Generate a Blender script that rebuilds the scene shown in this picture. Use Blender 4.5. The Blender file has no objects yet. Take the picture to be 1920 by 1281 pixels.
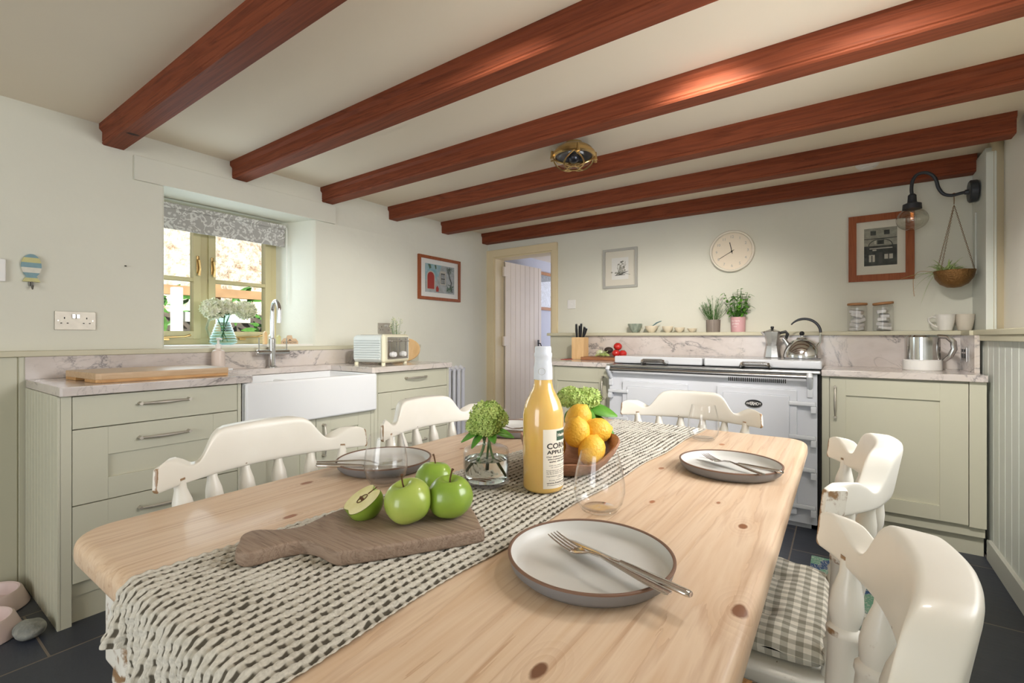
import bpy, bmesh, math, random
from mathutils import Vector, Matrix, noise
from math import sin, cos, pi, radians, sqrt
R = radians
random.seed(7)
sc = bpy.context.scene
COL = sc.collection
# ------------------------------------------------------------------ camera
cd = bpy.data.cameras.new('camera'); cam = bpy.data.objects.new('camera', cd); COL.objects.link(cam)
cam.location = (0, 0, 1.09); cam.rotation_euler = (R(90), 0, R(35.09))
cd.sensor_fit = 'HORIZONTAL'; cd.sensor_width = 36.0; cd.lens = 36.0 * 878.2 / 1920
cd.shift_y = -(640.5 - 632.5) / 1920; cd.clip_start = 0.02; cd.clip_end = 200
sc.camera = cam
# ------------------------------------------------------------------ view, world, lights
vs = sc.view_settings
vs.view_transform = 'Standard'; vs.look = 'None'; vs.gamma = 1.0; vs.use_curve_mapping = False
vs.exposure = 0.72
W = bpy.data.worlds.new('sky'); sc.world = W; W.use_nodes = True
bg = W.node_tree.nodes['Background']; bg.inputs[0].default_value = (0.66, 0.84, 1.0, 1); bg.inputs[1].default_value = 0.42
sc.cycles.caustics_refractive = False; sc.cycles.caustics_reflective = False
sc.cycles.max_bounces = 10; sc.cycles.transparent_max_bounces = 24
sc.cycles.sample_clamp_indirect = 4.0

def light(name, kind, loc, rot, energy, color=(1, 1, 1), **kw):
    l = bpy.data.lights.new(name, kind); l.energy = energy; l.color = color
    for k, v in kw.items(): setattr(l, k, v)
    o = bpy.data.objects.new(name, l); COL.objects.link(o); o.location = loc; o.rotation_euler = rot
    return o
light('sun', 'SUN', (3, 0, 8), (R(30), R(38), 0), 8.0, (1.0, 0.95, 0.86), angle=R(1))
# fill lights added out of view, behind the camera and on the right
light('fill_behind_camera', 'AREA', (-.75, -2.75, 1.25), (R(90), 0, 0), 29, (0.97, 0.985, 1.0), shape='RECTANGLE', size=1.5, size_y=1.7)
light('fill_right_side', 'AREA', (0.69, 1.55, 1.53), (R(74), 0, R(90)), 12, (0.98, 0.985, 1.0), shape='RECTANGLE', size=1.2, size_y=0.72, spread=R(130))
# daylight through the kitchen window over the sink
light('daylight_sink_window', 'AREA', (-3.27, 1.3, 1.40), (R(90), 0, R(-90)), 3.0, (0.72, 0.88, 1.0), shape='RECTANGLE', size=0.8, size_y=0.6)
light('daylight_hallway', 'AREA', (-2.2, 5.9, 1.3), (R(90), 0, R(180)), 11, (0.84, 0.86, 1.0), shape='RECTANGLE', size=0.7, size_y=1.2)

# ------------------------------------------------------------------ materials
def lin(c):
    return tuple((x / 12.92 if x <= 0.04045 else ((x + 0.055) / 1.055) ** 2.4) for x in (v / 255 for v in c))
MT = {}
def mat(name, rgb, rough=0.5, metal=0.0, var=0.0, vscale=8.0, bump=0.0, bscale=60.0, stretch=None, spec=0.5, coat=0.0, trans=0.0, ior=1.45, emit=None, estr=1.0, rgb2=None, detail=4, sheen=0.0):
    m = bpy.data.materials.new(name); m.use_nodes = True
    nt = m.node_tree; b = nt.nodes['Principled BSDF']; L = nt.links
    c = lin(rgb) + (1,)
    b.inputs['Base Color'].default_value = c; b.inputs['Roughness'].default_value = rough
    b.inputs['Metallic'].default_value = metal; b.inputs['Specular IOR Level'].default_value = spec
    b.inputs['Coat Weight'].default_value = coat; b.inputs['Coat Roughness'].default_value = 0.08
    b.inputs['Transmission Weight'].default_value = trans; b.inputs['IOR'].default_value = ior
    b.inputs['Sheen Weight'].default_value = sheen
    if emit: b.inputs['Emission Color'].default_value = lin(emit) + (1,); b.inputs['Emission Strength'].default_value = estr
    tc = nt.nodes.new('ShaderNodeTexCoord'); mp = nt.nodes.new('ShaderNodeMapping'); L.new(tc.outputs['Object'], mp.inputs[0])
    if stretch: mp.inputs['Scale'].default_value = stretch
    if var or rgb2:
        n = nt.nodes.new('ShaderNodeTexNoise'); n.inputs['Scale'].default_value = vscale; n.inputs['Detail'].default_value = detail
        L.new(mp.outputs[0], n.inputs['Vector'])
        r = nt.nodes.new('ShaderNodeValToRGB'); L.new(n.outputs['Fac'], r.inputs[0])
        r.color_ramp.elements[0].position = 0.3; r.color_ramp.elements[1].position = 0.7
        if rgb2: c2 = lin(rgb2)
        else: c2 = tuple(x * (1 - var) for x in c[:3])
        r.color_ramp.elements[0].color = tuple(c2) + (1,); r.color_ramp.elements[1].color = c
        L.new(r.outputs[0], b.inputs['Base Color'])
    if bump:
        n = nt.nodes.new('ShaderNodeTexNoise'); n.inputs['Scale'].default_value = bscale; n.inputs['Detail'].default_value = 5
        L.new(mp.outputs[0], n.inputs['Vector'])
        bp = nt.nodes.new('ShaderNodeBump'); bp.inputs['Strength'].default_value = bump; bp.inputs['Distance'].default_value = 0.01
        L.new(n.outputs['Fac'], bp.inputs['Height']); L.new(bp.outputs[0], b.inputs['Normal'])
    MT[name] = m
    return m

class NG:
    """small helper for hand-built node materials"""
    def __init__(s, name, rough=0.5, **kw):
        s.m = mat(name, (200, 200, 200), rough, **kw); s.nt = s.m.node_tree; s.L = s.nt.links; s.b = s.nt.nodes['Principled BSDF']
        s.tc = s.nt.nodes['Texture Coordinate']
    def n(s, t, **kw):
        x = s.nt.nodes.new('ShaderNode' + t)
        for k, v in kw.items(): setattr(x, k, v)
        return x
    def math(s, op, a, b=None, c=None, clamp=False):
        x = s.n('Math', operation=op); x.use_clamp = clamp
        for i, v in enumerate((a, b, c)):
            if v is None: continue
            if isinstance(v, (int, float)): x.inputs[i].default_value = v
            else: s.L.new(v, x.inputs[i])
        return x.outputs[0]
    def mapping(s, scale=(1, 1, 1), rot=(0, 0, 0), loc=(0, 0, 0), src=None):
        x = s.n('Mapping'); x.inputs['Scale'].default_value = scale; x.inputs['Rotation'].default_value = rot; x.inputs['Location'].default_value = loc
        s.L.new(src or s.tc.outputs['Object'], x.inputs[0]); return x.outputs[0]
    def noise(s, vec, scale=5, detail=4, rough=0.5, dist=0.0):
        x = s.n('TexNoise'); x.inputs['Scale'].default_value = scale; x.inputs['Detail'].default_value = detail
        x.inputs['Roughness'].default_value = rough; x.inputs['Distortion'].default_value = dist
        s.L.new(vec, x.inputs['Vector']); return x.outputs['Fac']
    def ramp(s, f, stops, interp='LINEAR'):
        x = s.n('ValToRGB'); x.color_ramp.interpolation = interp; e = x.color_ramp.elements
        while len(e) < len(stops): e.new(0.5)
        for i, (p, c) in enumerate(stops): e[i].position = p; e[i].color = lin(c) + (1,)
        s.L.new(f, x.inputs[0]); return x.outputs[0]
    def mix(s, f, a, b, blend='MIX'):
        x = s.n('Mix', data_type='RGBA', blend_type=blend)
        for i, v in ((0, f), (6, a), (7, b)):
            if isinstance(v, (int, float)): x.inputs[i].default_value = v
            elif isinstance(v, tuple): x.inputs[i].default_value = lin(v) + (1,)
            else: s.L.new(v, x.inputs[i])
        return x.outputs[2]
    def color(s, c): s.L.new(c, s.b.inputs['Base Color'])
    def bump(s, h, strength=0.3, dist=0.005):
        x = s.n('Bump'); x.inputs['Strength'].default_value = strength; x.inputs['Distance'].default_value = dist
        s.L.new(h, x.inputs['Height']); s.L.new(x.outputs[0], s.b.inputs['Normal'])

mat('plaster', (226, 224, 210), 0.85, var=0.05, vscale=2.2, bump=0.55, bscale=6.0, spec=0.2)
mat('plaster_blue', (206, 208, 216), 0.8, var=0.06, vscale=3.0, bump=0.6, bscale=7.0, spec=0.2)
mat('plaster_white', (238, 234, 224), 0.8, bump=0.4, bscale=5.0, spec=0.2)
mat('ceiling_paint', (240, 228, 208), 0.8, var=0.03, vscale=1.5, bump=0.12, bscale=5, spec=0.2)
mat('sage', (206, 203, 182), 0.42, var=0.03, vscale=3)
mat('sage_trim', (206, 200, 174), 0.45, var=0.03, vscale=4)
mat('panel_paint', (216, 219, 210), 0.45, var=0.03, vscale=4)
mat('skirting', (196, 196, 186), 0.5)
mat('cream_trim', (230, 213, 176), 0.45, var=0.04, vscale=6)
mat('window_paint', (208, 196, 152), 0.4, var=0.05, vscale=6)
mat('white_ceramic', (238, 238, 238), 0.12, coat=0.5)
mat('white_paint', (236, 232, 224), 0.4)
mat('door_paint', (236, 222, 204), 0.5, var=0.03, vscale=4)
mat('lamp_metal', (70, 72, 76), 0.45, 0.6, bump=0.1, bscale=200)
mat('chrome', (215, 215, 215), 0.12, 1.0)
mat('steel', (190, 188, 184), 0.25, 1.0, var=0.1, vscale=30, stretch=(1, 1, 8))
mat('brushed_nickel', (200, 193, 180), 0.5, 0.8, var=0.1, vscale=40)
mat('alu', (196, 194, 192), 0.3, 1.0, bump=0.08, bscale=90)
mat('brass', (214, 182, 124), 0.3, 1.0, var=0.2, vscale=18)
mat('bronze', (150, 112, 70), 0.4, 0.9, bump=0.7, bscale=110, var=0.2, vscale=40)
mat('black_plastic', (28, 28, 30), 0.35)
mat('dark_gap', (22, 20, 18), 0.8)
mat('iron', (40, 36, 34), 0.6, 0.4)
mat('enamel', (214, 216, 222), 0.18, coat=0.4)
mat('enamel_light', (216, 218, 222), 0.16, coat=0.4)
mat('radiator_white', (230, 230, 236), 0.35)
mat('plate_in', (206, 204, 198), 0.35, var=0.05, vscale=20)
mat('plate_out', (128, 128, 130), 0.45, var=0.08, vscale=20)
mat('plate_rim', (120, 92, 76), 0.5)
mat('cutlery', (205, 200, 196), 0.17, 1.0)
mat('apple', (150, 176, 70), 0.28, rgb2=(116, 150, 44), vscale=14, coat=0.3)
mat('apple_pale', (178, 190, 96), 0.28, rgb2=(140, 168, 62), vscale=10, coat=0.3)
mat('apple_flesh', (232, 226, 178), 0.6, rgb2=(214, 206, 140), vscale=30)
mat('stem_brown', (92, 62, 38), 0.8)
mat('lemon', (244, 202, 84), 0.38, rgb2=(236, 178, 52), vscale=9, bump=0.35, bscale=180)
mat('leaf', (74, 120, 44), 0.45, rgb2=(50, 92, 30), vscale=30)
mat('leaf_bright', (110, 166, 60), 0.45, rgb2=(74, 132, 40), vscale=30)
mat('leaf_grey', (128, 156, 108), 0.5, rgb2=(86, 128, 70), vscale=30)
mat('spider_leaf', (140, 172, 84), 0.45, rgb2=(206, 216, 160), vscale=60)
mat('green_floret', (196, 212, 128), 0.6, rgb2=(160, 190, 96), vscale=60)
mat('white_floret', (238, 236, 218), 0.6, rgb2=(214, 218, 176), vscale=40)
mat('soil', (60, 46, 34), 0.9)
mat('terrazzo_pot', (150, 138, 128), 0.6, stretch=(1, 1, 0.05), rgb2=(126, 114, 104), vscale=80)
mat('pink_pot', (216, 168, 170), 0.4)
mat('mug_white', (232, 228, 220), 0.3)
mat('mug_stripe', (214, 204, 188), 0.35)
mat('bowl_green', (120, 134, 122), 0.3, stretch=(1, 1, 0.1), rgb2=(176, 184, 168), vscale=45)
mat('bowl_cream', (232, 220, 196), 0.35)
mat('cork', (178, 128, 84), 0.6)
mat('grey_powder', (200, 196, 192), 0.7, rgb2=(226, 224, 222), vscale=20)
mat('toaster_body', (216, 222, 220), 0.3, coat=0.4)
mat('toaster_cream', (230, 224, 196), 0.35, coat=0.3)
mat('label_paper', (234, 226, 210), 0.6)
mat('ink', (62, 58, 52), 0.6)
mat('ink_green', (56, 84, 66), 0.6)
mat('soap_glass', (226, 208, 196), 0.3)
mat('foil_white', (218, 222, 230), 0.35, bump=0.2, bscale=40)
mat('tomato', (196, 44, 40), 0.2, coat=0.4)
mat('avocado', (60, 46, 42), 0.6, bump=0.5, bscale=90)
mat('celery', (176, 196, 110), 0.45, rgb2=(206, 216, 160), vscale=20)
mat('onion', (226, 228, 196), 0.35)
mat('pink_plastic', (222, 200, 196), 0.35)
mat('stone', (164, 164, 156), 0.8, rgb2=(120, 122, 118), vscale=30, bump=0.5, bscale=70)
mat('paper', (232, 226, 210), 0.7)
mat('paper_white', (240, 238, 232), 0.7)
mat('frame_grey', (178, 176, 168), 0.5)
mat('picture_dark', (84, 88, 82), 0.7, rgb2=(54, 56, 54), vscale=40)
mat('picture_mid', (140, 140, 128), 0.7, rgb2=(172, 170, 154), vscale=50)
mat('picture_light', (196, 192, 178), 0.7)
mat('pic_blue', (122, 172, 182), 0.7, rgb2=(176, 196, 200), vscale=24)
mat('pic_grey', (186, 190, 192), 0.7, rgb2=(156, 160, 156), vscale=30)
mat('pic_red', (168, 56, 48), 0.7)
mat('pic_ink', (84, 84, 80), 0.7)
mat('pic_green', (92, 118, 92), 0.7)
mat('bamboo', (212, 166, 108), 0.45, rgb2=(190, 140, 84), vscale=16, stretch=(6, 1, 6))
mat('bamboo_top', (206, 176, 140), 0.4, rgb2=(190, 156, 118), vscale=10, stretch=(8, 1, 8))
mat('beech', (232, 196, 146), 0.5, rgb2=(220, 180, 128), vscale=8, stretch=(6, 6, 1))
mat('plastic_white', (236, 234, 230), 0.4)
mat('straw', (206, 156, 96), 0.8, rgb2=(150, 100, 54), vscale=60, bump=0.8, bscale=120)
mat('fence_wood', (190, 150, 112), 0.8, var=0.3, vscale=8)
mat('fence_white', (222, 222, 214), 0.8)
mat('mesh_metal', (120, 118, 112), 0.5, 0.7)
mat('filament', (230, 150, 80), 0.4, emit=(255, 150, 60), estr=1.2)
mat('band_plaster', (206, 194, 166), 0.8, bump=0.3, bscale=9)

def glass_mat(name, tint=(255, 255, 255), ior=1.45, rough=0.0, thin=False):
    m = bpy.data.materials.new(name); m.use_nodes = True; nt = m.node_tree; nt.nodes.clear()
    out = nt.nodes.new('ShaderNodeOutputMaterial')
    if thin:
        t = nt.nodes.new('ShaderNodeBsdfTransparent'); t.inputs[0].default_value = lin(tint) + (1,)
        g = nt.nodes.new('ShaderNodeBsdfGlossy'); g.inputs['Roughness'].default_value = rough
        lw = nt.nodes.new('ShaderNodeLayerWeight'); lw.inputs[0].default_value = 0.5
        pw = nt.nodes.new('ShaderNodeMath'); pw.operation = 'POWER'; nt.links.new(lw.outputs['Facing'], pw.inputs[0]); pw.inputs[1].default_value = 4.5
        f = nt.nodes.new('ShaderNodeMath'); f.operation = 'MULTIPLY_ADD'; nt.links.new(pw.outputs[0], f.inputs[0]); f.inputs[1].default_value = 0.8; f.inputs[2].default_value = ((ior - 1) / (ior + 1)) ** 2
        x = nt.nodes.new('ShaderNodeMixShader'); nt.links.new(f.outputs[0], x.inputs[0]); nt.links.new(t.outputs[0], x.inputs[1]); nt.links.new(g.outputs[0], x.inputs[2])
        nt.links.new(x.outputs[0], out.inputs[0])
    else:
        g = nt.nodes.new('ShaderNodeBsdfGlass'); g.inputs[0].default_value = lin(tint) + (1,); g.inputs['IOR'].default_value = ior; g.inputs['Roughness'].default_value = rough
        nt.links.new(g.outputs[0], out.inputs[0])
    MT[name] = m
glass_mat('glass_thin', (255, 255, 255), 1.48, 0.02, True)
glass_mat('glass_pane', (246, 250, 250), 1.35, 0.0, True)
glass_mat('glass_picture', (252, 252, 252), 1.2, 0.05, True)
glass_mat('glass_globe', (244, 244, 240), 2.0, 0.03, True)
glass_mat('glass_green', (238, 249, 249), 1.5, 0.02, True)
glass_mat('glass_heavy', (236, 248, 244), 1.45)
glass_mat('water', (248, 252, 252), 1.33)

# wood grain running along local axis
def wood(name, c1, c2, c3, axis='Y', scale=1.0, rough=0.45, knots=(), coat=0.0, contrast=1.0, bumpy=0.12):
    g = NG(name, rough, coat=coat)
    st = {'X': (0.35, 6, 6), 'Y': (6, 0.35, 6), 'Z': (6, 6, 0.35)}[axis]
    v = g.mapping(tuple(a * scale for a in st))
    n1 = g.noise(v, 1.6, 6, 0.55, 0.6)
    rings = g.math('FRACT', g.math('MULTIPLY', n1, 9.0 * contrast))
    st2 = {'X': (1.5, 60, 60), 'Y': (60, 1.5, 60), 'Z': (60, 60, 1.5)}[axis]
    n2 = g.noise(g.mapping(tuple(a * scale for a in st2)), 2.0, 3)
    col = g.ramp(g.math('ADD', g.math('MULTIPLY', rings, 0.45), g.math('MULTIPLY', n2, 0.55)), [(0.2, c2), (0.55, c1), (0.9, c3)])
    big = g.noise(g.mapping((1.2, 0.5, 1.2)), 2.0, 2)
    col = g.mix(g.math('MULTIPLY', big, 0.35), col, c2)
    for (kx, ky, kr, kc) in knots:
        kr *= .8
        mp = g.mapping((1.0, 0.55, 0.0), loc=(-kx, -ky * 0.55, 0))
        ln = g.n('VectorMath', operation='LENGTH'); g.L.new(mp, ln.inputs[0])
        d = g.math('ADD', ln.outputs['Value'], g.math('MULTIPLY', g.math('SUBTRACT', g.noise(g.mapping((1, 1, 1)), 60, 3), 0.5), kr * 0.6))
        f = g.math('SUBTRACT', 1.0, g.math('DIVIDE', d, kr), clamp=True)
        ringf = g.math('MULTIPLY', g.math('SUBTRACT', 1.0, g.math('DIVIDE', ln.outputs['Value'], kr * 4.5), clamp=True), g.math('FRACT', g.math('MULTIPLY', ln.outputs['Value'], 140)))
        col = g.mix(g.math('MULTIPLY', ringf, 0.4), col, c3)
        col = g.mix(g.ramp(f, [(0.0, (0, 0, 0)), (0.35, (255, 255, 255))]), col, kc)
    g.b.inputs['Specular IOR Level'].default_value = .5 if coat else .22
    g.color(col); g.bump(g.math('ADD', n2, g.math('MULTIPLY', rings, 0.3)), bumpy, 0.002)
    return g.m
KN = [(a + .58, c - 1.0, d, e) for a, c, d, e in [(-0.83, 0.47, .011, (150, 92, 56)), (-0.78, 0.42, .016, (176, 118, 74)), (-0.99, 0.60, .012, (150, 96, 62)), (-0.245, 0.395, .011, (120, 82, 58)),
      (-0.31, 0.93, .007, (160, 100, 60)), (-0.37, 1.18, .009, (170, 110, 70)), (-0.10, 0.62, .013, (130, 84, 54)), (-0.14, 0.90, .010, (140, 90, 56)), (-0.30, 1.55, .012, (180, 120, 80)), (-0.92, 1.05, .008, (160, 110, 76)), (-0.2, 1.0, .006, (150, 96, 60))]]
wood('pine', (226, 201, 173), (212, 180, 147), (180, 138, 104), 'Y', 1.0, 0.46, KN, coat=0.12, contrast=1.15)
wood('beam_wood', (140, 74, 48), (116, 58, 37), (78, 38, 25), 'X', 0.8, 0.6, [(i * .83 + .31 * (i % 3), (.77, 1.37, 1.96, 2.55)[i % 4] , .02, (40, 20, 14)) for i in range(-4, 1)], coat=0.0, contrast=1.4)
wood('frame_wood', (160, 92, 56), (142, 76, 44), (112, 56, 32), 'Z', 2.0, 0.45)
wood('frame_wood_light', (190, 140, 100), (176, 124, 84), (150, 100, 66), 'Z', 2.0, 0.5)
wood('board_wood', (160, 140, 122), (136, 114, 98), (98, 78, 66), 'X', 3.0, 0.65, bumpy=0.5)
wood('bowl_wood', (176, 134, 108), (156, 114, 90), (112, 76, 58), 'X', 3.0, 0.5, bumpy=0.3)
wood('walnut', (168, 118, 84), (150, 100, 70), (124, 80, 54), 'X', 2.0, 0.5)

# quartzite with dark veins
def marble():
    g = NG('marble', 0.16, coat=0.2)
    v = g.mapping((1.0, 1.0, 1.6), rot=(0.5, 0.35, 0.5))
    base = g.ramp(g.noise(v, 2.2, 5, 0.6), [(0.3, (196, 184, 176)), (0.5, (216, 206, 200)), (0.75, (208, 196, 180))])
    dist = g.noise(g.mapping((1, 1, 1.3), rot=(0.2, 0.9, 0.3)), 1.3, 7, 0.62, 0.8)
    vein = g.math('ABSOLUTE', g.math('SUBTRACT', dist, 0.5))
    vm = g.ramp(vein, [(0.0, (255, 255, 255)), (0.006, (160, 160, 160)), (0.02, (0, 0, 0))])
    d2 = g.noise(g.mapping((1.4, 1.4, 2.2), rot=(0.7, 0.2, 0.9), loc=(4, 2, 1)), 1.6, 6, 0.6, 1.2)
    vein2 = g.ramp(g.math('ABSOLUTE', g.math('SUBTRACT', d2, 0.52)), [(0.0, (190, 190, 190)), (0.008, (60, 60, 60)), (0.02, (0, 0, 0))])
    br = g.ramp(g.noise(g.mapping((1, 1, 1)), 5, 3), [(0.4, (40, 40, 40)), (0.6, (230, 230, 230))])
    c = g.mix(g.math('MULTIPLY', vm, br), base, (92, 88, 92))
    c = g.mix(g.math('MULTIPLY', vein2, 0.7), c, (128, 118, 116))
    g.color(c)
marble()
def slate():
    g = NG('slate', 0.42)
    bt = g.n('TexBrick'); bt.offset = 0.5; g.L.new(g.mapping((1, 1, 1), rot=(0, 0, R(90)), loc=(0.1, 0.21, 0)), bt.inputs['Vector'])
    bt.inputs['Scale'].default_value = 1.0; bt.inputs['Brick Width'].default_value = 0.6; bt.inputs['Row Height'].default_value = 0.4
    bt.inputs['Mortar Size'].default_value = 0.004; bt.inputs['Mortar Smooth'].default_value = 0.2
    bt.inputs['Color1'].default_value = lin((56, 61, 72)) + (1,); bt.inputs['Color2'].default_value = lin((70, 75, 88)) + (1,); bt.inputs['Mortar'].default_value = lin((134, 122, 110)) + (1,)
    n = g.noise(g.mapping((2, 7, 2), rot=(0, 0, 0.3)), 4, 7, 0.65)
    c = g.mix(g.math('MULTIPLY', n, 0.55), bt.outputs['Color'], (46, 47, 52))
    g.color(c); g.bump(g.math('SUBTRACT', g.math('MULTIPLY', n, 0.6), g.math('MULTIPLY', bt.outputs['Fac'], 1.5)), 0.45, 0.006)
slate()
# distressed cream chair paint: paint worn through at scattered chips
def chair_paint():
    g = NG('chair_paint', 0.38, coat=0.15)
    geo = g.n('NewGeometry')
    base = g.ramp(g.noise(g.mapping((1, 1, 1)), 6, 3), [(0.3, (230, 225, 212)), (0.7, (240, 236, 226))])
    chips = g.noise(g.mapping((1, 1, 1)), 42, 4, 0.6)
    edge = g.math('ADD', geo.outputs['Pointiness'], g.math('MULTIPLY', chips, 0.09))
    m = g.ramp(edge, [(0.597, (0, 0, 0)), (0.608, (255, 255, 255))])
    sp = g.ramp(g.noise(g.mapping((1, 1, 1), loc=(3, 1, 2)), 55, 2), [(0.775, (0, 0, 0)), (0.79, (255, 255, 255))])
    c = g.mix(m, base, (150, 118, 84)); c = g.mix(sp, c, (140, 116, 92)); g.color(c)
chair_paint()
def gingham():
    g = NG('gingham', 0.9)
    sep = g.n('SeparateXYZ'); g.L.new(g.tc.outputs['Object'], sep.inputs[0])
    def st(o): return g.math('GREATER_THAN', g.math('FRACT', g.math('MULTIPLY', o, 1 / 0.026)), 0.5)
    s = g.math('ADD', st(sep.outputs[0]), st(g.math('ADD', sep.outputs[1], g.math('MULTIPLY', sep.outputs[2], 1.0))))
    g.color(g.ramp(g.math('MULTIPLY', s, 0.5), [(0.0, (226, 221, 208)), (0.5, (186, 182, 168)), (1.0, (146, 142, 128))]))
    g.bump(g.noise(g.mapping((1, 1, 1)), 300, 2), 0.3, 0.001)
gingham()
def runner_mat():
    g = NG('runner_weave', 0.9)
    uv = g.n('UVMap'); uv.uv_map = 'UVMap'; sep = g.n('SeparateXYZ'); g.L.new(uv.outputs[0], sep.inputs[0])
    u, v = sep.outputs[0], sep.outputs[1]      # u counts cords across, v counts dashes along
    wob = g.noise(g.mapping((0.6, 0.35, 1), src=uv.outputs[0]), 1.0, 3)
    u2 = g.math('ADD', u, g.math('MULTIPLY', g.math('SUBTRACT', wob, 0.5), 0.6))
    row = g.math('ABSOLUTE', g.math('SUBTRACT', g.math('FRACT', u2), 0.5))      # 0 in gap, .5 at cord
    off = g.math('MULTIPLY', g.math('FLOOR', u2), 0.37)
    cb = g.n('CombineXYZ'); g.L.new(g.math('MULTIPLY', g.math('FLOOR', u2), 3.7), cb.inputs[0]); g.L.new(g.math('MULTIPLY', v, 0.35), cb.inputs[1]); dn = g.noise(cb.outputs[0], 1.0, 2)
    ph = g.math('FRACT', g.math('ADD', g.math('ADD', v, off), g.math('MULTIPLY', dn, 1.3)))
    dash = g.math('MULTIPLY', g.ramp(row, [(0.0, (255, 255, 255)), (0.17, (255, 255, 255)), (0.25, (0, 0, 0))]), g.ramp(ph, [(0.0, (0, 0, 0)), (0.12, (255, 255, 255)), (0.58, (255, 255, 255)), (0.70, (0, 0, 0))]))
    base = g.ramp(g.noise(g.mapping((3, 3, 1), src=uv.outputs[0]), 1.5, 3), [(0.3, (196, 190, 176)), (0.7, (226, 220, 206))])
    base = g.mix(g.math('MULTIPLY', g.ramp(row, [(0.12, (255, 255, 255)), (0.27, (0, 0, 0))]), 0.75), base, (164, 155, 136))
    strand = g.noise(g.mapping((12, 3, 1), src=uv.outputs[0]), 1.0, 3)
    base = g.mix(g.math('MULTIPLY', strand, 0.35), base, (170, 170, 166))
    g.color(g.mix(dash, base, (84, 78, 66))); g.bump(strand, 0.5, 0.002)
runner_mat()
def fabric_blind():
    g = NG('blind_fabric', 0.85)
    v = g.mapping((1, 1, 1))
    a = g.ramp(g.math('ABSOLUTE', g.math('SUBTRACT', g.noise(v, 11, 2, 0.5, 1.5), 0.5)), [(0.0, (255, 255, 255)), (0.022, (255, 255, 255)), (0.03, (0, 0, 0))], 'LINEAR')
    vo = g.n('TexVoronoi'); vo.inputs['Scale'].default_value = 42; g.L.new(v, vo.inputs['Vector'])
    b = g.ramp(vo.outputs['Distance'], [(0.30, (255, 255, 255)), (0.36, (0, 0, 0))])
    m = g.math('MAXIMUM', a, g.math('MULTIPLY', b, 0.8))
    g.color(g.mix(m, (176, 172, 168), (222, 220, 216)))
fabric_blind()
def bank():
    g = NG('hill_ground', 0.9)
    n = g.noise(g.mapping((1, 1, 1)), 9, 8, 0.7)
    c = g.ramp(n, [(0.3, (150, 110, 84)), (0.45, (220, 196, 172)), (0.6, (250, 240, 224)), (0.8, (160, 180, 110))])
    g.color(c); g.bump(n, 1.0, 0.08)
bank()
mat('hedge', (96, 140, 60), 0.7, rgb2=(48, 84, 30), vscale=20)
mat('shed_dark', (120, 104, 92), 0.8, rgb2=(70, 70, 66), vscale=12)
def juice():
    g = NG('juice', 0.25)
    g.color(g.ramp(g.noise(g.mapping((1, 1, 1)), 5, 2), [(0.3, (226, 178, 94)), (0.7, (236, 200, 118))]))
    g.b.inputs['Subsurface Weight'].default_value = 0.25; g.b.inputs['Subsurface Radius'].default_value = (0.05, 0.03, 0.01)
    g.b.inputs['Coat Weight'].default_value = 1.0; g.b.inputs['Coat Roughness'].default_value = 0.03
juice()
def mat_rug():
    g = NG('mat_pattern', 0.9)
    v = g.mapping((1, 1, 1)); n = g.noise(v, 9, 1)
    c = g.ramp(n, [(0.38, (52, 84, 128)), (0.46, (116, 164, 140)), (0.7, (128, 172, 146))], 'CONSTANT')
    sq = g.ramp(g.math('ABSOLUTE', g.math('SUBTRACT', g.noise(v, 26, 3, 0.5, 2.0), 0.5)), [(0.0, (255, 255, 255)), (0.03, (0, 0, 0))])
    g.color(g.mix(sq, c, (206, 206, 196)))
mat_rug()

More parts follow.
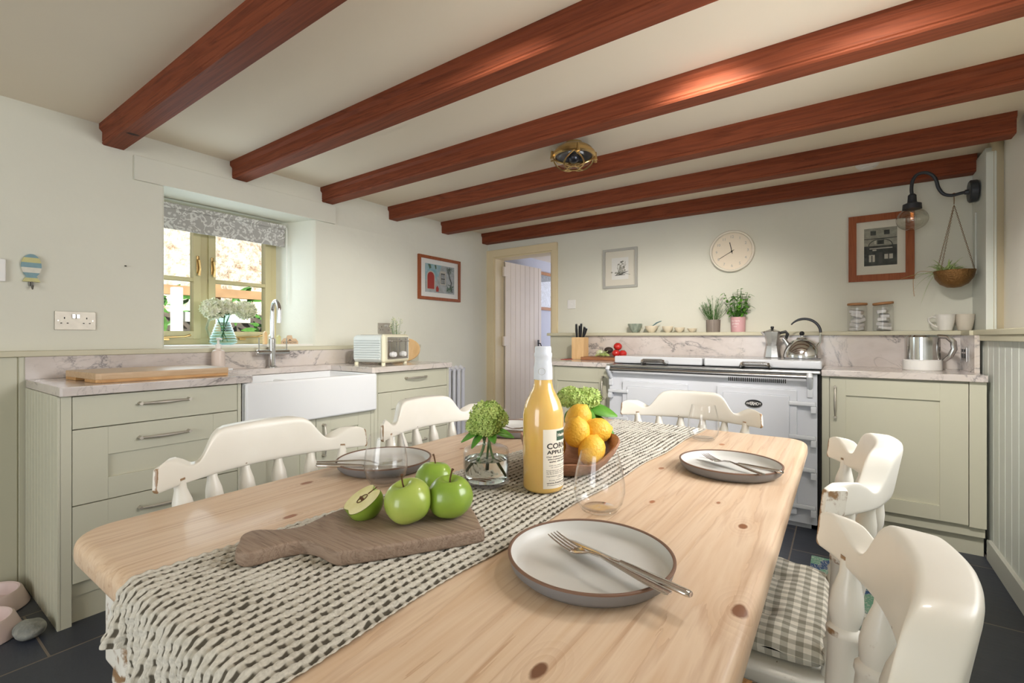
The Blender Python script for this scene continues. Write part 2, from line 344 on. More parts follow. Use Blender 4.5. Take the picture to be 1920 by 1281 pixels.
# ------------------------------------------------------------------ mesh helpers
class MB:
    def __init__(s): s.bm = bmesh.new()
    def box(s, x0, y0, z0, x1, y1, z1, bev=0.0, seg=2, M=None):
        r = bmesh.ops.create_cube(s.bm, size=1.0); vs_ = r['verts']
        for v in vs_: v.co = Vector((x0 + (v.co.x + .5) * (x1 - x0), y0 + (v.co.y + .5) * (y1 - y0), z0 + (v.co.z + .5) * (z1 - z0)))
        if bev > 0:
            es = list({e for v in vs_ for e in v.link_edges})
            q = bmesh.ops.bevel(s.bm, geom=es, offset=bev, segments=seg, affect='EDGES', profile=0.5)
            vs_ = list({v for f in q['faces'] for v in f.verts} | {v for v in vs_ if v.is_valid})
        if M is not None:
            for v in vs_: v.co = M @ v.co
        return s
    def prism(s, pts, z0, z1, M=None, bev=0.0, seg=2):
        bm = s.bm
        a = [bm.verts.new((p[0], p[1], z0)) for p in pts]; b = [bm.verts.new((p[0], p[1], z1)) for p in pts]
        n = len(pts); fs = [bm.faces.new(a[::-1]), bm.faces.new(b)]
        for i in range(n): fs.append(bm.faces.new((a[i], a[(i + 1) % n], b[(i + 1) % n], b[i])))
        bmesh.ops.recalc_face_normals(bm, faces=fs)
        vv = a + b
        if bev:
            es = [e for f in fs[:2] for e in f.edges]
            q = bmesh.ops.bevel(bm, geom=es, offset=bev, segments=seg, affect='EDGES', profile=0.5)
            vv = list({v for f in q['faces'] for v in f.verts} | {v for v in vv if v.is_valid})
        if M is not None:
            for v in vv: v.co = M @ v.co
        return s
    def lathe(s, prof, n=32, M=None, cap=True, fn=None):
        bm = s.bm; rings = []
        for (r, z) in prof:
            ring = []
            for k in range(n):
                a = 2 * pi * k / n; p = Vector((r * cos(a), r * sin(a), z))
                if fn: p = fn(p, a)
                if M is not None: p = M @ p
                ring.append(bm.verts.new(p))
            rings.append(ring)
        fs = []
        for a, b in zip(rings, rings[1:]):
            for k in range(n): fs.append(bm.faces.new((a[k], a[(k + 1) % n], b[(k + 1) % n], b[k])))
        if cap:
            if prof[0][0] > 1e-6: fs.append(bm.faces.new(rings[0][::-1]))
            if prof[-1][0] > 1e-6: fs.append(bm.faces.new(rings[-1]))
        return s
    def tube(s, pts, rad, n=10, cap=True, flat=None, up=None):
        bm = s.bm; pts = [Vector(p) for p in pts]; N = len(pts)
        if isinstance(rad, (int, float)): rad = [rad] * N
        rings = []; prev = None
        for i, p in enumerate(pts):
            t = (pts[min(i + 1, N - 1)] - pts[max(i - 1, 0)]).normalized()
            if prev is None:
                u = Vector(up) if up else (Vector((0, 0, 1)) if abs(t.z) < 0.9 else Vector((1, 0, 0)))
            else: u = prev
            u = (u - t * u.dot(t)).normalized(); prev = u; w = t.cross(u)
            ring = []
            for k in range(n):
                a = 2 * pi * k / n
                fu, fw = (flat if flat else (1, 1))
                ring.append(bm.verts.new(p + u * (cos(a) * rad[i] * fu) + w * (sin(a) * rad[i] * fw)))
            rings.append(ring)
        for a, b in zip(rings, rings[1:]):
            for k in range(n): bm.faces.new((a[k], a[(k + 1) % n], b[(k + 1) % n], b[k]))
        if cap: bm.faces.new(rings[0][::-1]); bm.faces.new(rings[-1])
        return s
    def ball(s, c, r, sub=2, sc=(1, 1, 1), disp=0.0, dscale=3.0, M=None, seed=0):
        q = bmesh.ops.create_icosphere(s.bm, subdivisions=sub, radius=1.0)
        for v in q['verts']:
            d = v.co.copy(); k = 1 + (disp * noise.noise(d * dscale + Vector((seed, seed * .7, 0))) if disp else 0)
            p = Vector((d.x * r * sc[0] * k, d.y * r * sc[1] * k, d.z * r * sc[2] * k))
            if M is not None: p = M @ p
            v.co = p + Vector(c)
        return s
    def grid(s, fn, nu, nv, thick=0.0, uvf=None):
        bm = s.bm
        V = [[bm.verts.new(fn(i / nu, j / nv)) for j in range(nv + 1)] for i in range(nu + 1)]
        for i in range(nu):
            for j in range(nv): bm.faces.new((V[i][j], V[i + 1][j], V[i + 1][j + 1], V[i][j + 1]))
        if uvf:
            uvl = bm.loops.layers.uv.new('UVMap')
            for i in range(nu + 1):
                for j in range(nv + 1):
                    for l in V[i][j].link_loops: l[uvl].uv = uvf(i / nu, j / nv)
        return s
    def leaf(s, base, tip, width, normal=(0, 0, 1), droop=0.0, n=6, fold=0.15):
        b = Vector(base); t = Vector(tip); ax = t - b; nr = Vector(normal); side = ax.cross(nr)
        if side.length < 1e-6: side = ax.cross(Vector((1, 0.1, 0)))
        side.normalize(); nr = side.cross(ax).normalized(); L = ax.length; bm = s.bm; prev = None
        for i in range(n + 1):
            f = i / n; w = width * sin(pi * min(1, f * 0.94 + 0.03)) ** 0.8 * (1 - 0.25 * f); p = b + ax * f - Vector((0, 0, 1)) * droop * L * f * f
            row = [bm.verts.new(p - side * w + nr * w * fold), bm.verts.new(p), bm.verts.new(p + side * w + nr * w * fold)]
            if prev:
                for k in range(2): bm.faces.new((prev[k], prev[k + 1], row[k + 1], row[k]))
            prev = row
        return s

def T(x, y, z): return Matrix.Translation((x, y, z))
def RZ(a): return Matrix.Rotation(a, 4, 'Z')
def RX(a): return Matrix.Rotation(a, 4, 'X')
def RY(a): return Matrix.Rotation(a, 4, 'Y')

def obj(name, b, m, parent=None, smooth=35, solid=0.0, world=True, sub=0, mats=None):
    """one mesh object; with a parent its vertices are given in world coordinates (world=True) or the parent's own"""
    bm = b.bm if isinstance(b, MB) else b
    if parent is not None and world:
        loc = Vector(parent.location); p = parent.parent
        while p: loc += Vector(p.location); p = p.parent
        bmesh.ops.translate(bm, verts=bm.verts, vec=-loc)
    bmesh.ops.recalc_face_normals(bm, faces=bm.faces)
    me = bpy.data.meshes.new(name); bm.to_mesh(me); bm.free()
    o = bpy.data.objects.new(name, me); COL.objects.link(o)
    me.materials.append(MT[m] if isinstance(m, str) else m)
    for x in (mats or []): me.materials.append(MT[x])
    if smooth:
        me.shade_smooth(); me.set_sharp_from_angle(angle=R(smooth))
        if smooth == 35:
            wn_ = o.modifiers.new('weighted', 'WEIGHTED_NORMAL'); wn_.keep_sharp = True; wn_.weight = 80
    if sub:
        md = o.modifiers.new('subdivision', 'SUBSURF'); md.levels = sub; md.render_levels = sub
    if solid:
        md = o.modifiers.new('thickness', 'SOLIDIFY'); md.thickness = solid; md.offset = 0
    if parent is not None: o.parent = parent
    return o
def tag(o, label=None, cat=None, group=None, kind=None):
    if label: o['label'] = label
    if cat: o['category'] = cat
    if group: o['group'] = group
    if kind: o['kind'] = kind
    return o
def empty(name, loc, label, cat, group=None, rz=0):
    o = bpy.data.objects.new(name, None); COL.objects.link(o); o.location = loc; o.rotation_euler = (0, 0, rz)
    o.empty_display_size = 0.05
    return tag(o, label, cat, group)
def solo(name, b, m, label, cat, group=None, **kw):
    """a thing that is one mesh: origin moved to its own base"""
    bm = b.bm; xs = [v.co.x for v in bm.verts]; ys = [v.co.y for v in bm.verts]; zs = [v.co.z for v in bm.verts]
    c = Vector(((min(xs) + max(xs)) / 2, (min(ys) + max(ys)) / 2, min(zs)))
    bmesh.ops.translate(bm, verts=bm.verts, vec=-c)
    o = obj(name, b, m, **kw); o.location = c
    return tag(o, label, cat, group)
def struct(name, b, m, **kw):
    o = obj(name, b, m, **kw); o['kind'] = 'structure'; return o
def dup(root, loc, rz=None, label=None):
    r = root.copy(); COL.objects.link(r); r.location = loc
    if rz is not None: r.rotation_euler = (0, 0, rz)
    if label: r['label'] = label
    for ch in list(root.children):
        c = ch.copy(); COL.objects.link(c); c.parent = r
        for g in list(ch.children):
            d = g.copy(); COL.objects.link(d); d.parent = c
    return r
def text_mb(s, size, extrude=0.0005, bold=0.0, align='CENTER', space=1.0):
    cu = bpy.data.curves.new('t', 'FONT'); cu.body = s; cu.size = size; cu.extrude = extrude; cu.offset = bold; cu.align_x = align; cu.align_y = 'CENTER'; cu.space_character = space
    cu.resolution_u = 3
    o = bpy.data.objects.new('t', cu); COL.objects.link(o)
    me = bpy.data.meshes.new_from_object(o.evaluated_get(bpy.context.evaluated_depsgraph_get()))
    bpy.data.objects.remove(o); bpy.data.curves.remove(cu)
    b = MB(); b.bm.from_mesh(me); bpy.data.meshes.remove(me); return b
def join(a, b, M=None):
    """append b's geometry to a"""
    me = bpy.data.meshes.new('j'); b.bm.to_mesh(me); b.bm.free()
    if M is not None: me.transform(M)
    a.bm.from_mesh(me); bpy.data.meshes.remove(me); return a
def xform(b, M):
    for v in b.bm.verts: v.co = M @ v.co
    return b

# ================================================================== THE ROOM
CZ = 2.135
b = MB(); b.box(-3.0, -3.0, -0.06, 0.80, 3.95, 0.0); b.box(-3.0, 3.95, -0.06, -1.5, 6.1, 0.0); struct('floor', b, 'slate', smooth=0)
b = MB(); b.box(-3.42, -3.0, CZ, 1.0, 4.2, CZ + 0.12); struct('ceiling', b, 'ceiling_paint', smooth=0)
b = MB(); b.box(-3.2, 3.93, 2.02, -1.6, 6.2, 2.1); struct('ceiling_hallway', b, 'ceiling_paint', smooth=0)
# left wall with the deep window opening
def rev_prism(pts, z0, z1, bev=0.0): b.prism(pts, z0, z1, bev=bev)
b = MB()
b.box(-3.42, -3.0, -0.06, -2.97, 3.85, 1.035)
b.box(-3.42, -3.0, 1.90, -2.97, 3.85, CZ + .01)
b.prism([(-2.97, -3.0), (-2.97, 0.975), (-2.975, 0.983), (-2.985, 0.985), (-3.30, 0.93), (-3.42, 0.93), (-3.42, -3.0)], 1.035, 1.90)
b.prism([(-2.97, 3.85), (-2.97, 1.885), (-2.974, 1.871), (-2.985, 1.861), (-3.0, 1.856), (-3.2, 1.80), (-3.34, 1.765), (-3.42, 1.765), (-3.42, 3.85)], 1.035, 1.90)
struct('wall_left', b, 'plaster', smooth=25)
# back wall with the doorway
b = MB()
b.box(-3.42, 3.80, -0.06, -2.94, 3.95, CZ); b.box(-2.94, 3.80, 1.95, -2.16, 3.95, CZ); b.box(-2.16, 3.80, -0.06, 1.0, 3.95, CZ)
struct('wall_back', b, 'plaster', smooth=0)
b = MB(); b.box(-3.07, 3.95, -0.06, -2.97, 6.1, 2.05); b.box(-1.75, 3.95, -0.06, -1.65, 6.1, 2.05); b.box(-3.07, 6.0, -0.06, -1.65, 6.1, 2.05)
struct('wall_hallway', b, 'plaster_blue', smooth=0)
# right wall: boarded lower half, plastered upper half set back above the ledge
b = MB()
b.box(0.70, -3.0, 1.0, 0.86, 0.92, CZ); b.box(0.70, 2.18, 1.0, 0.86, 3.52, CZ); b.box(0.70, 0.92, 1.92, 0.86, 2.18, CZ)
struct('wall_right', b, 'plaster_white', smooth=0)
b = MB(); b.prism([(0.655, 3.46), (0.70, 3.50), (0.86, 3.53), (0.86, 3.82), (0.655, 3.82)], 1.125, CZ); struct('wall_right_pier', b, 'band_plaster', smooth=0)
def boarding(y0, y1, x, pitch, depth, side, gz):
    """outline of tongue and groove boards along Y, grooves cut into the face at x"""
    pts = [(x + side * 0.02, y0), (x, y0)]; y = y0 + pitch
    while y < y1 - 0.01:
        pts += [(x, y - 0.004), (x + side * depth, y), (x, y + 0.004)]; y += pitch
    return pts + [(x, y1), (x + side * 0.02, y1)]
b = MB(); b.prism(boarding(-3.0, 3.46, 0.60, 0.098, 0.006, 1, 0), 0.0, 1.10); b.box(0.615, -3.0, 0, 0.86, 3.46, 1.10); b.box(0.585, 3.46, 0, .86, 3.82, 1.10)
struct('wall_right_boarding', b, 'panel_paint', smooth=0)
b = MB(); b.box(0.582, -3.0, 1.072, 0.60, 3.46, 1.10, 0.003); b.box(0.575, -3.0, 1.10, 0.72, 3.46, 1.128, 0.006); b.box(0.56, 3.45, 1.10, 0.66, 3.80, 1.128, 0.004)
struct('trim_1', b, 'sage_trim')
b = MB(); b.box(0.583, -3.0, 0, 0.602, 3.215, 0.10, 0.004); struct('baseboard_right', b, 'skirting')
# front wall behind the camera; its glazed doors are invented to carry a fill light
b = MB(); b.box(-3.42, -3.0, -.06, -2.65, -2.88, CZ); b.box(0.05, -3.0, -.06, 0.86, -2.88, CZ); b.box(-2.65, -3.0, 2.1, 0.05, -2.88, CZ)
struct('wall_front', b, 'plaster_white', smooth=0)
b = MB()
for x in (-2.65, -2.0, -1.33, -0.67, -0.02): b.box(x, -2.98, 0, x + 0.07, -2.92, 2.1, .004)
for z in (0, 0.35, 2.04): b.box(-2.65, -2.98, z, 0.05, -2.92, z + 0.06, .004)
struct('added_glazed_doors', b, 'white_paint')
b = MB()
for y in (.92, 1.52, 2.13): b.box(0.77, y, 1.14, 0.82, y + 0.05, 1.92, .004)
for z in (1.13, 1.5, 1.87): b.box(0.771, .92, z, 0.819, 2.18, z + 0.05, .004)
struct('added_side_window', b, 'white_paint')  # invented window out of view, framing the fill light on the right
# lintel board over the sink window
b = MB(); b.box(-2.972, 0.849, 1.898, -2.952, 2.014, 2.024, 0.004); struct('trim_2', b, 'plaster')
# ledge that runs along the left wall, boarding under it left of the units, sill in the opening
b = MB(); b.box(-2.99, -3.0, 1.004, -2.895, 2.79, 1.030, 0.005); struct('trim_3', b, 'sage_trim')
b = MB(); b.box(-3.36, 0.90, 1.028, -2.985, 1.86, 1.044, 0.003); struct('trim_4', b, 'white_paint')
b = MB(); b.prism([(x, y) for x, y in boarding(-3.0, 0.455, -2.915, 0.098, 0.006, -1, 0)], 0, 1.004); b.box(-2.98, -3.0, 0, -2.93, 0.455, 1.004); b.box(-2.98, 2.56, 0, -2.915, 2.78, 1.004)
struct('wall_left_boarding', b, 'sage', smooth=0)
# shelf ledge along the back wall
b = MB(); b.box(-2.19, 3.665, 1.102, 0.60, 3.80, 1.128, 0.005); struct('trim_5', b, 'sage_trim')
b = MB(); b.box(-2.17, 3.70, 0, -1.845, 3.80, 1.102); struct('trim_6', b, 'sage', smooth=0)
# painted post that carries the wall lamp, with its worn mouldings
b = MB(); b.box(0.63, 3.50, 1.128, 0.662, 3.80, 2.10, 0.004); b.box(0.625, 3.462, 1.128, 0.668, 3.50, 2.07, 0.006)
b.box(0.622, 3.69, 1.45, 0.632, 3.705, 1.80, 0.003)
struct('trim_7', b, 'panel_paint')
# door frame
b = MB()
for (x0, x1) in ((-2.985, -2.885), (-2.205, -2.148)):
    b.box(x0, 3.775, 0, x1, 3.805, 1.968, 0.006)
b.box(-2.983, 3.7735, 1.897, -2.150, 3.805, 1.972, 0.006)
for (x0, x1) in ((-2.905, -2.868), (-2.222, -2.195)): b.box(x0, 3.79, 0, x1, 3.95, 1.91, 0.004)
b.box(-2.903, 3.7888, 1.885, -2.197, 3.948, 1.92, 0.004)
struct('trim_8', b, 'cream_trim')
# the boarded door, standing open into the hallway
dr = empty('door_1', (-2.85, 3.93, 0), None, None); dr['kind'] = 'structure'
b = MB(); pts = boarding(3.93, 4.58, 0.0, 0.085, 0.006, -1, 0)
b.prism([(-2.842 + (y - 3.93) * 0.05 + x, y) for x, y in pts], 0.02, 1.872); b.box(-2.88, 3.93, 0.02, -2.855, 4.575, 1.872)
obj('door_panel', b, 'door_paint', dr, smooth=0)
for z in (0.25, 1.0, 1.72):
    b = MB(); b.box(-2.862, 3.90, z, -2.838, 3.965, z + 0.10, 0.003); obj('hinge', b, 'door_paint', dr)
b = MB(); b.tube([(-2.80, 4.50, 1.02), (-2.77, 4.50, 1.02), (-2.76, 4.50, 0.99), (-2.76, 4.50, 0.93), (-2.77, 4.50, .90), (-2.80, 4.50, .90)], .006); b.box(-2.80, 4.485, .87, -2.793, 4.515, 1.06, .003)
obj('door_handle', b, 'iron', dr)
# window over the sink
WX = -3.33
wn = empty('window_1', (WX, 1.3, 1.044), None, None); wn['kind'] = 'structure'
b = MB()
b.box(WX - .05, 0.86, 1.044, WX + .02, 0.92, 1.90, .004); b.box(WX - .05, 1.715, 1.044, WX + .02, 1.79, 1.90, .004)
b.box(WX - .049, 0.861, 1.0445, WX + .0185, 1.789, 1.085, .004); b.box(WX - .049, 0.861, 1.83, WX + .0185, 1.789, 1.90, .004); b.box(WX - .05, 1.288, 1.06, WX + .012, 1.335, 1.87, .004)
obj('window_frame', b, 'window_paint', wn)
def casement(y0, y1, z0, z1, s):
    b = MB(); w = .042
    b.box(WX - .03, y0, z0, WX + .028, y0 + w, z1, .004); b.box(WX - .03, y1 - w, z0, WX + .028, y1, z1, .004)
    b.box(WX - .029, y0 + .001, z0 + .001, WX + .0268, y1 - .001, z0 + .05, .004); b.box(WX - .029, y0 + .001, z1 - w, WX + .0268, y1 - .001, z1 - .001, .004)
    b.box(WX - .02, y0, 1.438, WX + .024, y1, 1.462, .004)
    c = obj('casement', b, 'window_paint', wn)
    b = MB(); b.box(WX - .003, y0 + w - .004, z0 + .046, WX + .003, y1 - w + .004, z1 - w + .004); obj('glass_pane', b, 'glass_pane', c, smooth=0)
    yy = y1 - .02 if s > 0 else y0 + .02
    b = MB(); b.box(WX + .028, yy - .008, 1.49, WX + .036, yy + .008, 1.60, .003); b.tube([(WX + .04, yy, 1.575), (WX + .055, yy, 1.57), (WX + .058, yy + .004, 1.52), (WX + .055, yy, 1.475)], [.006, .006, .005, .009]); obj('window_latch', b, 'brass', c)
    b = MB(); ym = (y0 + y1) / 2; b.tube([(WX + .036, ym - .13, 1.082), (WX + .04, ym, 1.09), (WX + .04, ym + .1, 1.094), (WX + .046, ym + .13, 1.105)], [.005, .005, .005, .008]); b.box(WX + .028, ym - .02, 1.072, WX + .04, ym + .02, 1.084); obj('window_stay', b, 'brass', c)
casement(0.90, 1.29, 1.078, 1.84, 1); casement(1.333, 1.735, 1.078, 1.84, -1)
b = MB(); b.grid(lambda u, v: Vector((-3.20 + .004 * sin(u * 30), .925 + u * .853, 1.722 + v * .135)), 60, 6); b.box(-3.215, .925, 1.845, -3.19, 1.778, 1.872, .003)
solo('roman_blind', b, 'blind_fabric', 'grey floral fabric blind drawn up at the top of the sink window', 'blind', solid=.004)
b = MB(); b.tube([(-3.19, 1.783, 1.86), (-3.188, 1.784, 1.5), (-3.188, 1.784, 1.32)], .003, 6)
solo('blind_cord', b, 'white_paint', 'thin white pull cord at the right end of the floral blind', 'cord')

# ------------------------------------------------------------------ outside the window
b = MB(); b.box(-14, -6, -.6, -3.42, 12, -.3); solo('garden_ground', b, 'shed_dark', 'dark garden ground outside the sink window', 'ground')['kind'] = 'structure'
b = MB()
def hill(u, v):
    x = -6.0 - 5.0 * v; y = -3 + 12 * u
    return Vector((x + .4 * noise.noise(Vector((u * 8, v * 5, 0))), y, -.4 + 2.0 * min(1, v * 3.2) + 4.6 * v + .3 * noise.noise(Vector((u * 20, v * 16, 2)))))
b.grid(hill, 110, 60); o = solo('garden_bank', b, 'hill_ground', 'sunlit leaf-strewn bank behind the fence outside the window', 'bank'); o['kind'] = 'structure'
b = MB(); rnd = random.Random(3)
for i in range(420):
    c = Vector((-7.4 - rnd.random() * .8, rnd.uniform(0, 5.5), 3.2 + rnd.random() * 1.2)); d = Vector((rnd.uniform(-1, 1), rnd.uniform(-1, 1), rnd.uniform(-1, .4))).normalized() * .22
    b.leaf(c, c + d, .06, (1, 0, .5))
o = solo('hedge', b, 'hedge', 'bright green foliage at the top of the sunlit bank', 'plant', smooth=0); o['kind'] = 'stuff'
b = MB(); rnd = random.Random(5)
for i in range(700):
    c = Vector((-5.2 - rnd.random() * .4, rnd.uniform(.2, 4), rnd.uniform(-.2, 1.6))); d = Vector((rnd.uniform(-.4, 1), rnd.uniform(-1, 1), rnd.uniform(-1, .6))).normalized() * .16
    b.leaf(c, c + d, .03, (1, 0, .5), n=3)
o = solo('shrubbery', b, 'leaf', 'dark green shrubs behind the garden fence outside', 'plant', smooth=0); o['kind'] = 'stuff'
b = MB(); b.box(-5.95, -2, -.4, -5.75, 6, 1.36, .02); solo('garden_wall', b, 'shed_dark', 'low dark retaining wall at the foot of the sunlit bank outside', 'wall')['kind'] = 'structure'
b = MB()
b.box(-4.75, -.5, 1.46, -4.70, 4.5, 1.54); b.box(-4.75, -.5, .95, -4.70, 4.5, 1.02); b.box(-4.75, -.5, .45, -4.70, 4.5, .52)
fr = empty('garden_fence', (-4.72, 2, -.3), 'weathered wooden rail fence standing outside the sink window', 'fence')
obj('rail', b, 'fence_wood', fr)
for y in (.4, 1.02, 1.95, 2.6, 3.4): b = MB(); b.box(-4.82, y, -.3, -4.75, y + .07, 1.62); obj('post', b, 'fence_wood', fr)
b = MB(); b.box(-4.5, 1.53, -.3, -4.43, 1.60, 1.5, .006); b.box(-4.5, 1.60, 1.22, -4.46, 2.15, 1.30, .004); b.box(-4.5, 1.60, .9, -4.46, 2.15, 1.14, .004)
solo('garden_trellis', b, 'fence_white', 'white painted trellis post seen through the left casement', 'trellis')

# ================================================================== BEAMS
ys = [(0.725, 0.815), (1.325, 1.415), (1.915, 2.005), (2.508, 2.598), (3.115, 3.205), (3.70, 3.79)]
names = ['nearest the camera, over the knotty near end of the table', 'second from the camera, ending above the window lintel board', 'third from the camera, its end just right of the window', 'just beyond the brass bulkhead light', 'between the brass bulkhead light and the rearmost beam', 'rearmost, lying against the back wall over the clock']
for i, (y0, y1) in enumerate(ys):
    xr = 0.71 if i < 4 else (0.665 if i == 4 else 0.632)
    z0 = 2.036
    sec = [(y0 + .006, z0), (y1 - .006, z0), (y1, z0 + .006), (y1, z0 + .062), (y1 + .012, z0 + .076), (y1 + .012, CZ), (y0 - .012, CZ), (y0 - .012, z0 + .076), (y0, z0 + .062), (y0, z0 + .018), (y0 + .003, z0 + .015), (y0, z0 + .012), (y0, z0 + .006)]
    if i == 5: sec = [(min(p, 3.80), q) for p, q in sec]
    b = MB(); Mx = Matrix(((0, 0, 1, 0), (1, 0, 0, 0), (0, 1, 0, 0), (0, 0, 0, 1)))
    b.prism(sec, -2.972, xr, M=Mx)
    o = obj('ceiling_beam', b, 'beam_wood', smooth=0); tag(o, 'dark red-brown ceiling beam ' + names[i], 'beam', 'ceiling beams')
# give each beam its own stretch of grain
for k, o in enumerate([x for x in sc.objects if x.name.startswith('ceiling_beam')]):
    for v in o.data.vertices: v.co.x -= k * 7.3; v.co.y -= k * 3.1
    o.location = (k * 7.3, k * 3.1, 0)

# ================================================================== LEFT RUN OF UNITS
def handle(name, p0, p1, out, parent, m='brushed_nickel'):
    """bowed strap handle between two square feet; out is the direction away from the door"""
    p0 = Vector(p0); p1 = Vector(p1); out = Vector(out); b = MB(); L = (p1 - p0)
    pts = []; rr = []
    for i in range(15):
        f = i / 14; pts.append(p0 + L * f + out * (.020 + .012 * sin(pi * f))); rr.append(.0035 + .0035 * sin(pi * f))
    b.tube(pts, rr, 10)
    for p in (p0, p1): b.tube([p, p + out * .024], [.0085, .006], 4)
    for p in (p0, p1): b.tube([p + out * .018, p + out * .026], [.008, .008], 4)
    return obj(name, b, m, parent)
def front_x(b, x, y0, y1, z0, z1, pan=None, t=.02):
    """shaker front in the plane x (facing +X); pan=(y0,y1,z0,z1) recessed panel"""
    if not pan: b.box(x - t, y0, z0, x, y1, z1, .0015); return
    a0, a1, c0, c1 = pan
    b.box(x - t, y0, z0, x, a0, z1, .001); b.box(x - t, a1, z0, x, y1, z1, .001)
    b.box(x - t, a0, z0, x, a1, c0, .001); b.box(x - t, a0, c1, x, a1, z1, .001)
    b.box(x - t, a0, c0, x - .010, a1, c1)
def front_y(b, y, x0, x1, z0, z1, pan=None, t=.02):
    if not pan: b.box(x0, y, z0, x1, y + t, z1, .0015); return
    a0, a1, c0, c1 = pan
    b.box(x0, y, z0, a0, y + t, z1, .001); b.box(a1, y, z0, x1, y + t, z1, .001)
    b.box(a0, y, z0, a1, y + t, c0, .001); b.box(a0, y, c1, a1, y + t, z1, .001)
    b.box(a0, y + .010, c0, a1, y + t, c1)
FX = -2.37
def drawer_unit(y0, y1, s0, s1, label, d1=.7375, last=.157, left_side=False):
    """carcass y0..y1, drawer fronts s0..s1"""
    t = empty('drawer_unit', (FX - .3, (y0 + y1) / 2, 0), label, 'cabinet')
    b = MB(); b.box(-2.91, y0, 0.10, FX - .022, y1, .869); b.box(FX - .022, y0, 0, FX, s0 - .002, .869, .001); b.box(FX - .022, s1 + .002, 0, FX, y1, .869, .001)
    if left_side:
        gp = [(FX - .01, y0 + .004), (FX - .01, y0 - .006)]
        for q in range(10):
            gx = FX - .05 - q * .052; gp += [(gx + .004, y0 - .006), (gx, y0 - .001), (gx - .004, y0 - .006)]
        b.prism(gp + [(-2.91, y0 - .006), (-2.91, y0 + .004)], 0, .869)
        b.box(FX - .022, y0 - .007, 0, FX, y0 + .003, .869, .001)
    obj('carcass', b, 'sage', t)
    b = MB(); b.box(FX - .06, s0, 0.0, FX - .03, s1, .15); obj('plinth', b, 'sage', t)
    ym = (s0 + s1) / 2; w = (s1 - s0)
    zs = [(.741, .864), (.452, .737), (last, .448)]
    for k, (z0, z1) in enumerate(zs):
        b = MB(); a0 = s0 + min(.105, w * .18); a1 = s1 - min(.105, w * .18)
        front_x(b, FX, s0, s1, z0, z1, None if k == 0 else (a0, a1, z0 + .085, z1 - .11))
        d = obj('drawer', b, 'sage', t)
        hz = .818 if k == 0 else z1 - .06
        handle('handle', (FX, ym - .088, hz), (FX, ym + .088, hz), (1, 0, 0), d)
    return t
drawer_unit(.457, 1.098, .492, 1.081, 'sage green three-drawer unit left of the sink, its grooved side facing out', left_side=True)
drawer_unit(1.887, 2.562, 1.916, 2.54, 'sage green three-drawer unit right of the sink under the toaster')
t = empty('sink_cabinet', (FX - .3, 1.49, 0), 'sage green two-door cupboard beneath the white butler sink', 'cabinet')
b = MB(); b.box(-2.91, 1.10, .10, FX - .022, 1.885, .64); b.box(FX - .022, 1.10, .10, FX, 1.125, .641); b.box(FX - .022, 1.86, .10, FX, 1.885, .641); obj('carcass', b, 'sage', t)
b = MB(); b.box(FX - .06, 1.10, 0, FX - .03, 1.885, .15); obj('plinth', b, 'sage', t)
for (y0, y1, hy) in ((1.127, 1.491, 1.455), (1.494, 1.858, 1.535)):
    b = MB(); front_x(b, FX, y0, y1, .155, .641, (y0 + .09, y1 - .09, .24, .565)); d = obj('door', b, 'sage', t)
    handle('handle', (FX, hy, .60), (FX, hy, .43), (1, 0, 0), d)
# worktop around the sink
b = MB(); b.prism([(-2.905, .452), (-2.347, .452), (-2.34, .459), (-2.34, 1.132), (-2.352, 1.144), (-2.775, 1.144), (-2.79, 1.16), (-2.79, 1.84), (-2.775, 1.856), (-2.352, 1.856), (-2.34, 1.868), (-2.34, 2.565), (-2.905, 2.565)], .870, .905, bev=.003)
solo('worktop', b, 'marble', 'long pale veined stone worktop on the left wall, cut around the white sink', 'worktop')
b = MB(); b.box(-2.93, .45, .905, -2.905, 2.565, 1.004, .001); solo('upstand', b, 'marble', 'veined stone upstand behind the sink and chopping board', 'splashback')
# butler sink
t = empty('butler_sink', (-2.55, 1.49, .642), 'white ceramic double-bowl butler sink with a plain apron front', 'sink')
b = MB(); x0, x1, y0, y1, zt = -2.81, -2.335, 1.105, 1.882, .868
b.box(x1 - .035, y0, .643, x1, y1, zt, .012, 4); b.box(x0, y0, .643, x0 + .03, y1, zt, .008, 3)
b.box(x0, y0, .643, x1 - .01, y0 + .03, zt, .008, 3); b.box(x0, y1 - .03, .643, x1 - .01, y1, zt, .008, 3); b.box(x0, 1.47, .643, x1 - .01, 1.50, zt - .03, .01, 3)
b.box(x0, y0, .643, x1 - .01, y1, .672, .004)
obj('basin', b, 'white_ceramic', t)
for yy in (1.30, 1.68): b = MB(); b.lathe([(.04, .672), (.042, .675), (.03, .676), (.0, .674)], 20, T(-2.58, yy, 0)); obj('drain', b, 'chrome', t)
# tap
t = empty('kitchen_tap', (-2.845, 1.50, .905), 'chrome swan-neck mixer tap with two lever handles behind the sink', 'tap')
b = MB(); b.lathe([(.028, .905), (.028, .912), (.02, .916), (.019, 1.08), (.014, 1.085)], 24, T(-2.845, 1.50, 0))
pts = [(-2.845, 1.50, 1.05), (-2.845, 1.50, 1.20)] + [(-2.845 + .062 - .062 * cos(a), 1.50 - .012 * (1 - cos(a)), 1.245 + .062 * sin(a)) for a in [pi * k / 14 for k in range(15)]] + [(-2.721, 1.476, 1.20), (-2.721, 1.476, 1.175)]
b.tube(pts, .0115, 14); obj('spout', b, 'chrome', t)
b = MB(); b.tube([(-2.845, 1.405, .998), (-2.845, 1.41, .998), (-2.845, 1.60, .998), (-2.845, 1.605, .998)], [.014, .0165, .0165, .014], 18); obj('cross_body', b, 'chrome', t)
for yy in (1.42, 1.59): b = MB(); b.tube([(-2.845, yy, .998), (-2.845, yy, 1.085)], .0035, 8); obj('lever', b, 'chrome', t)
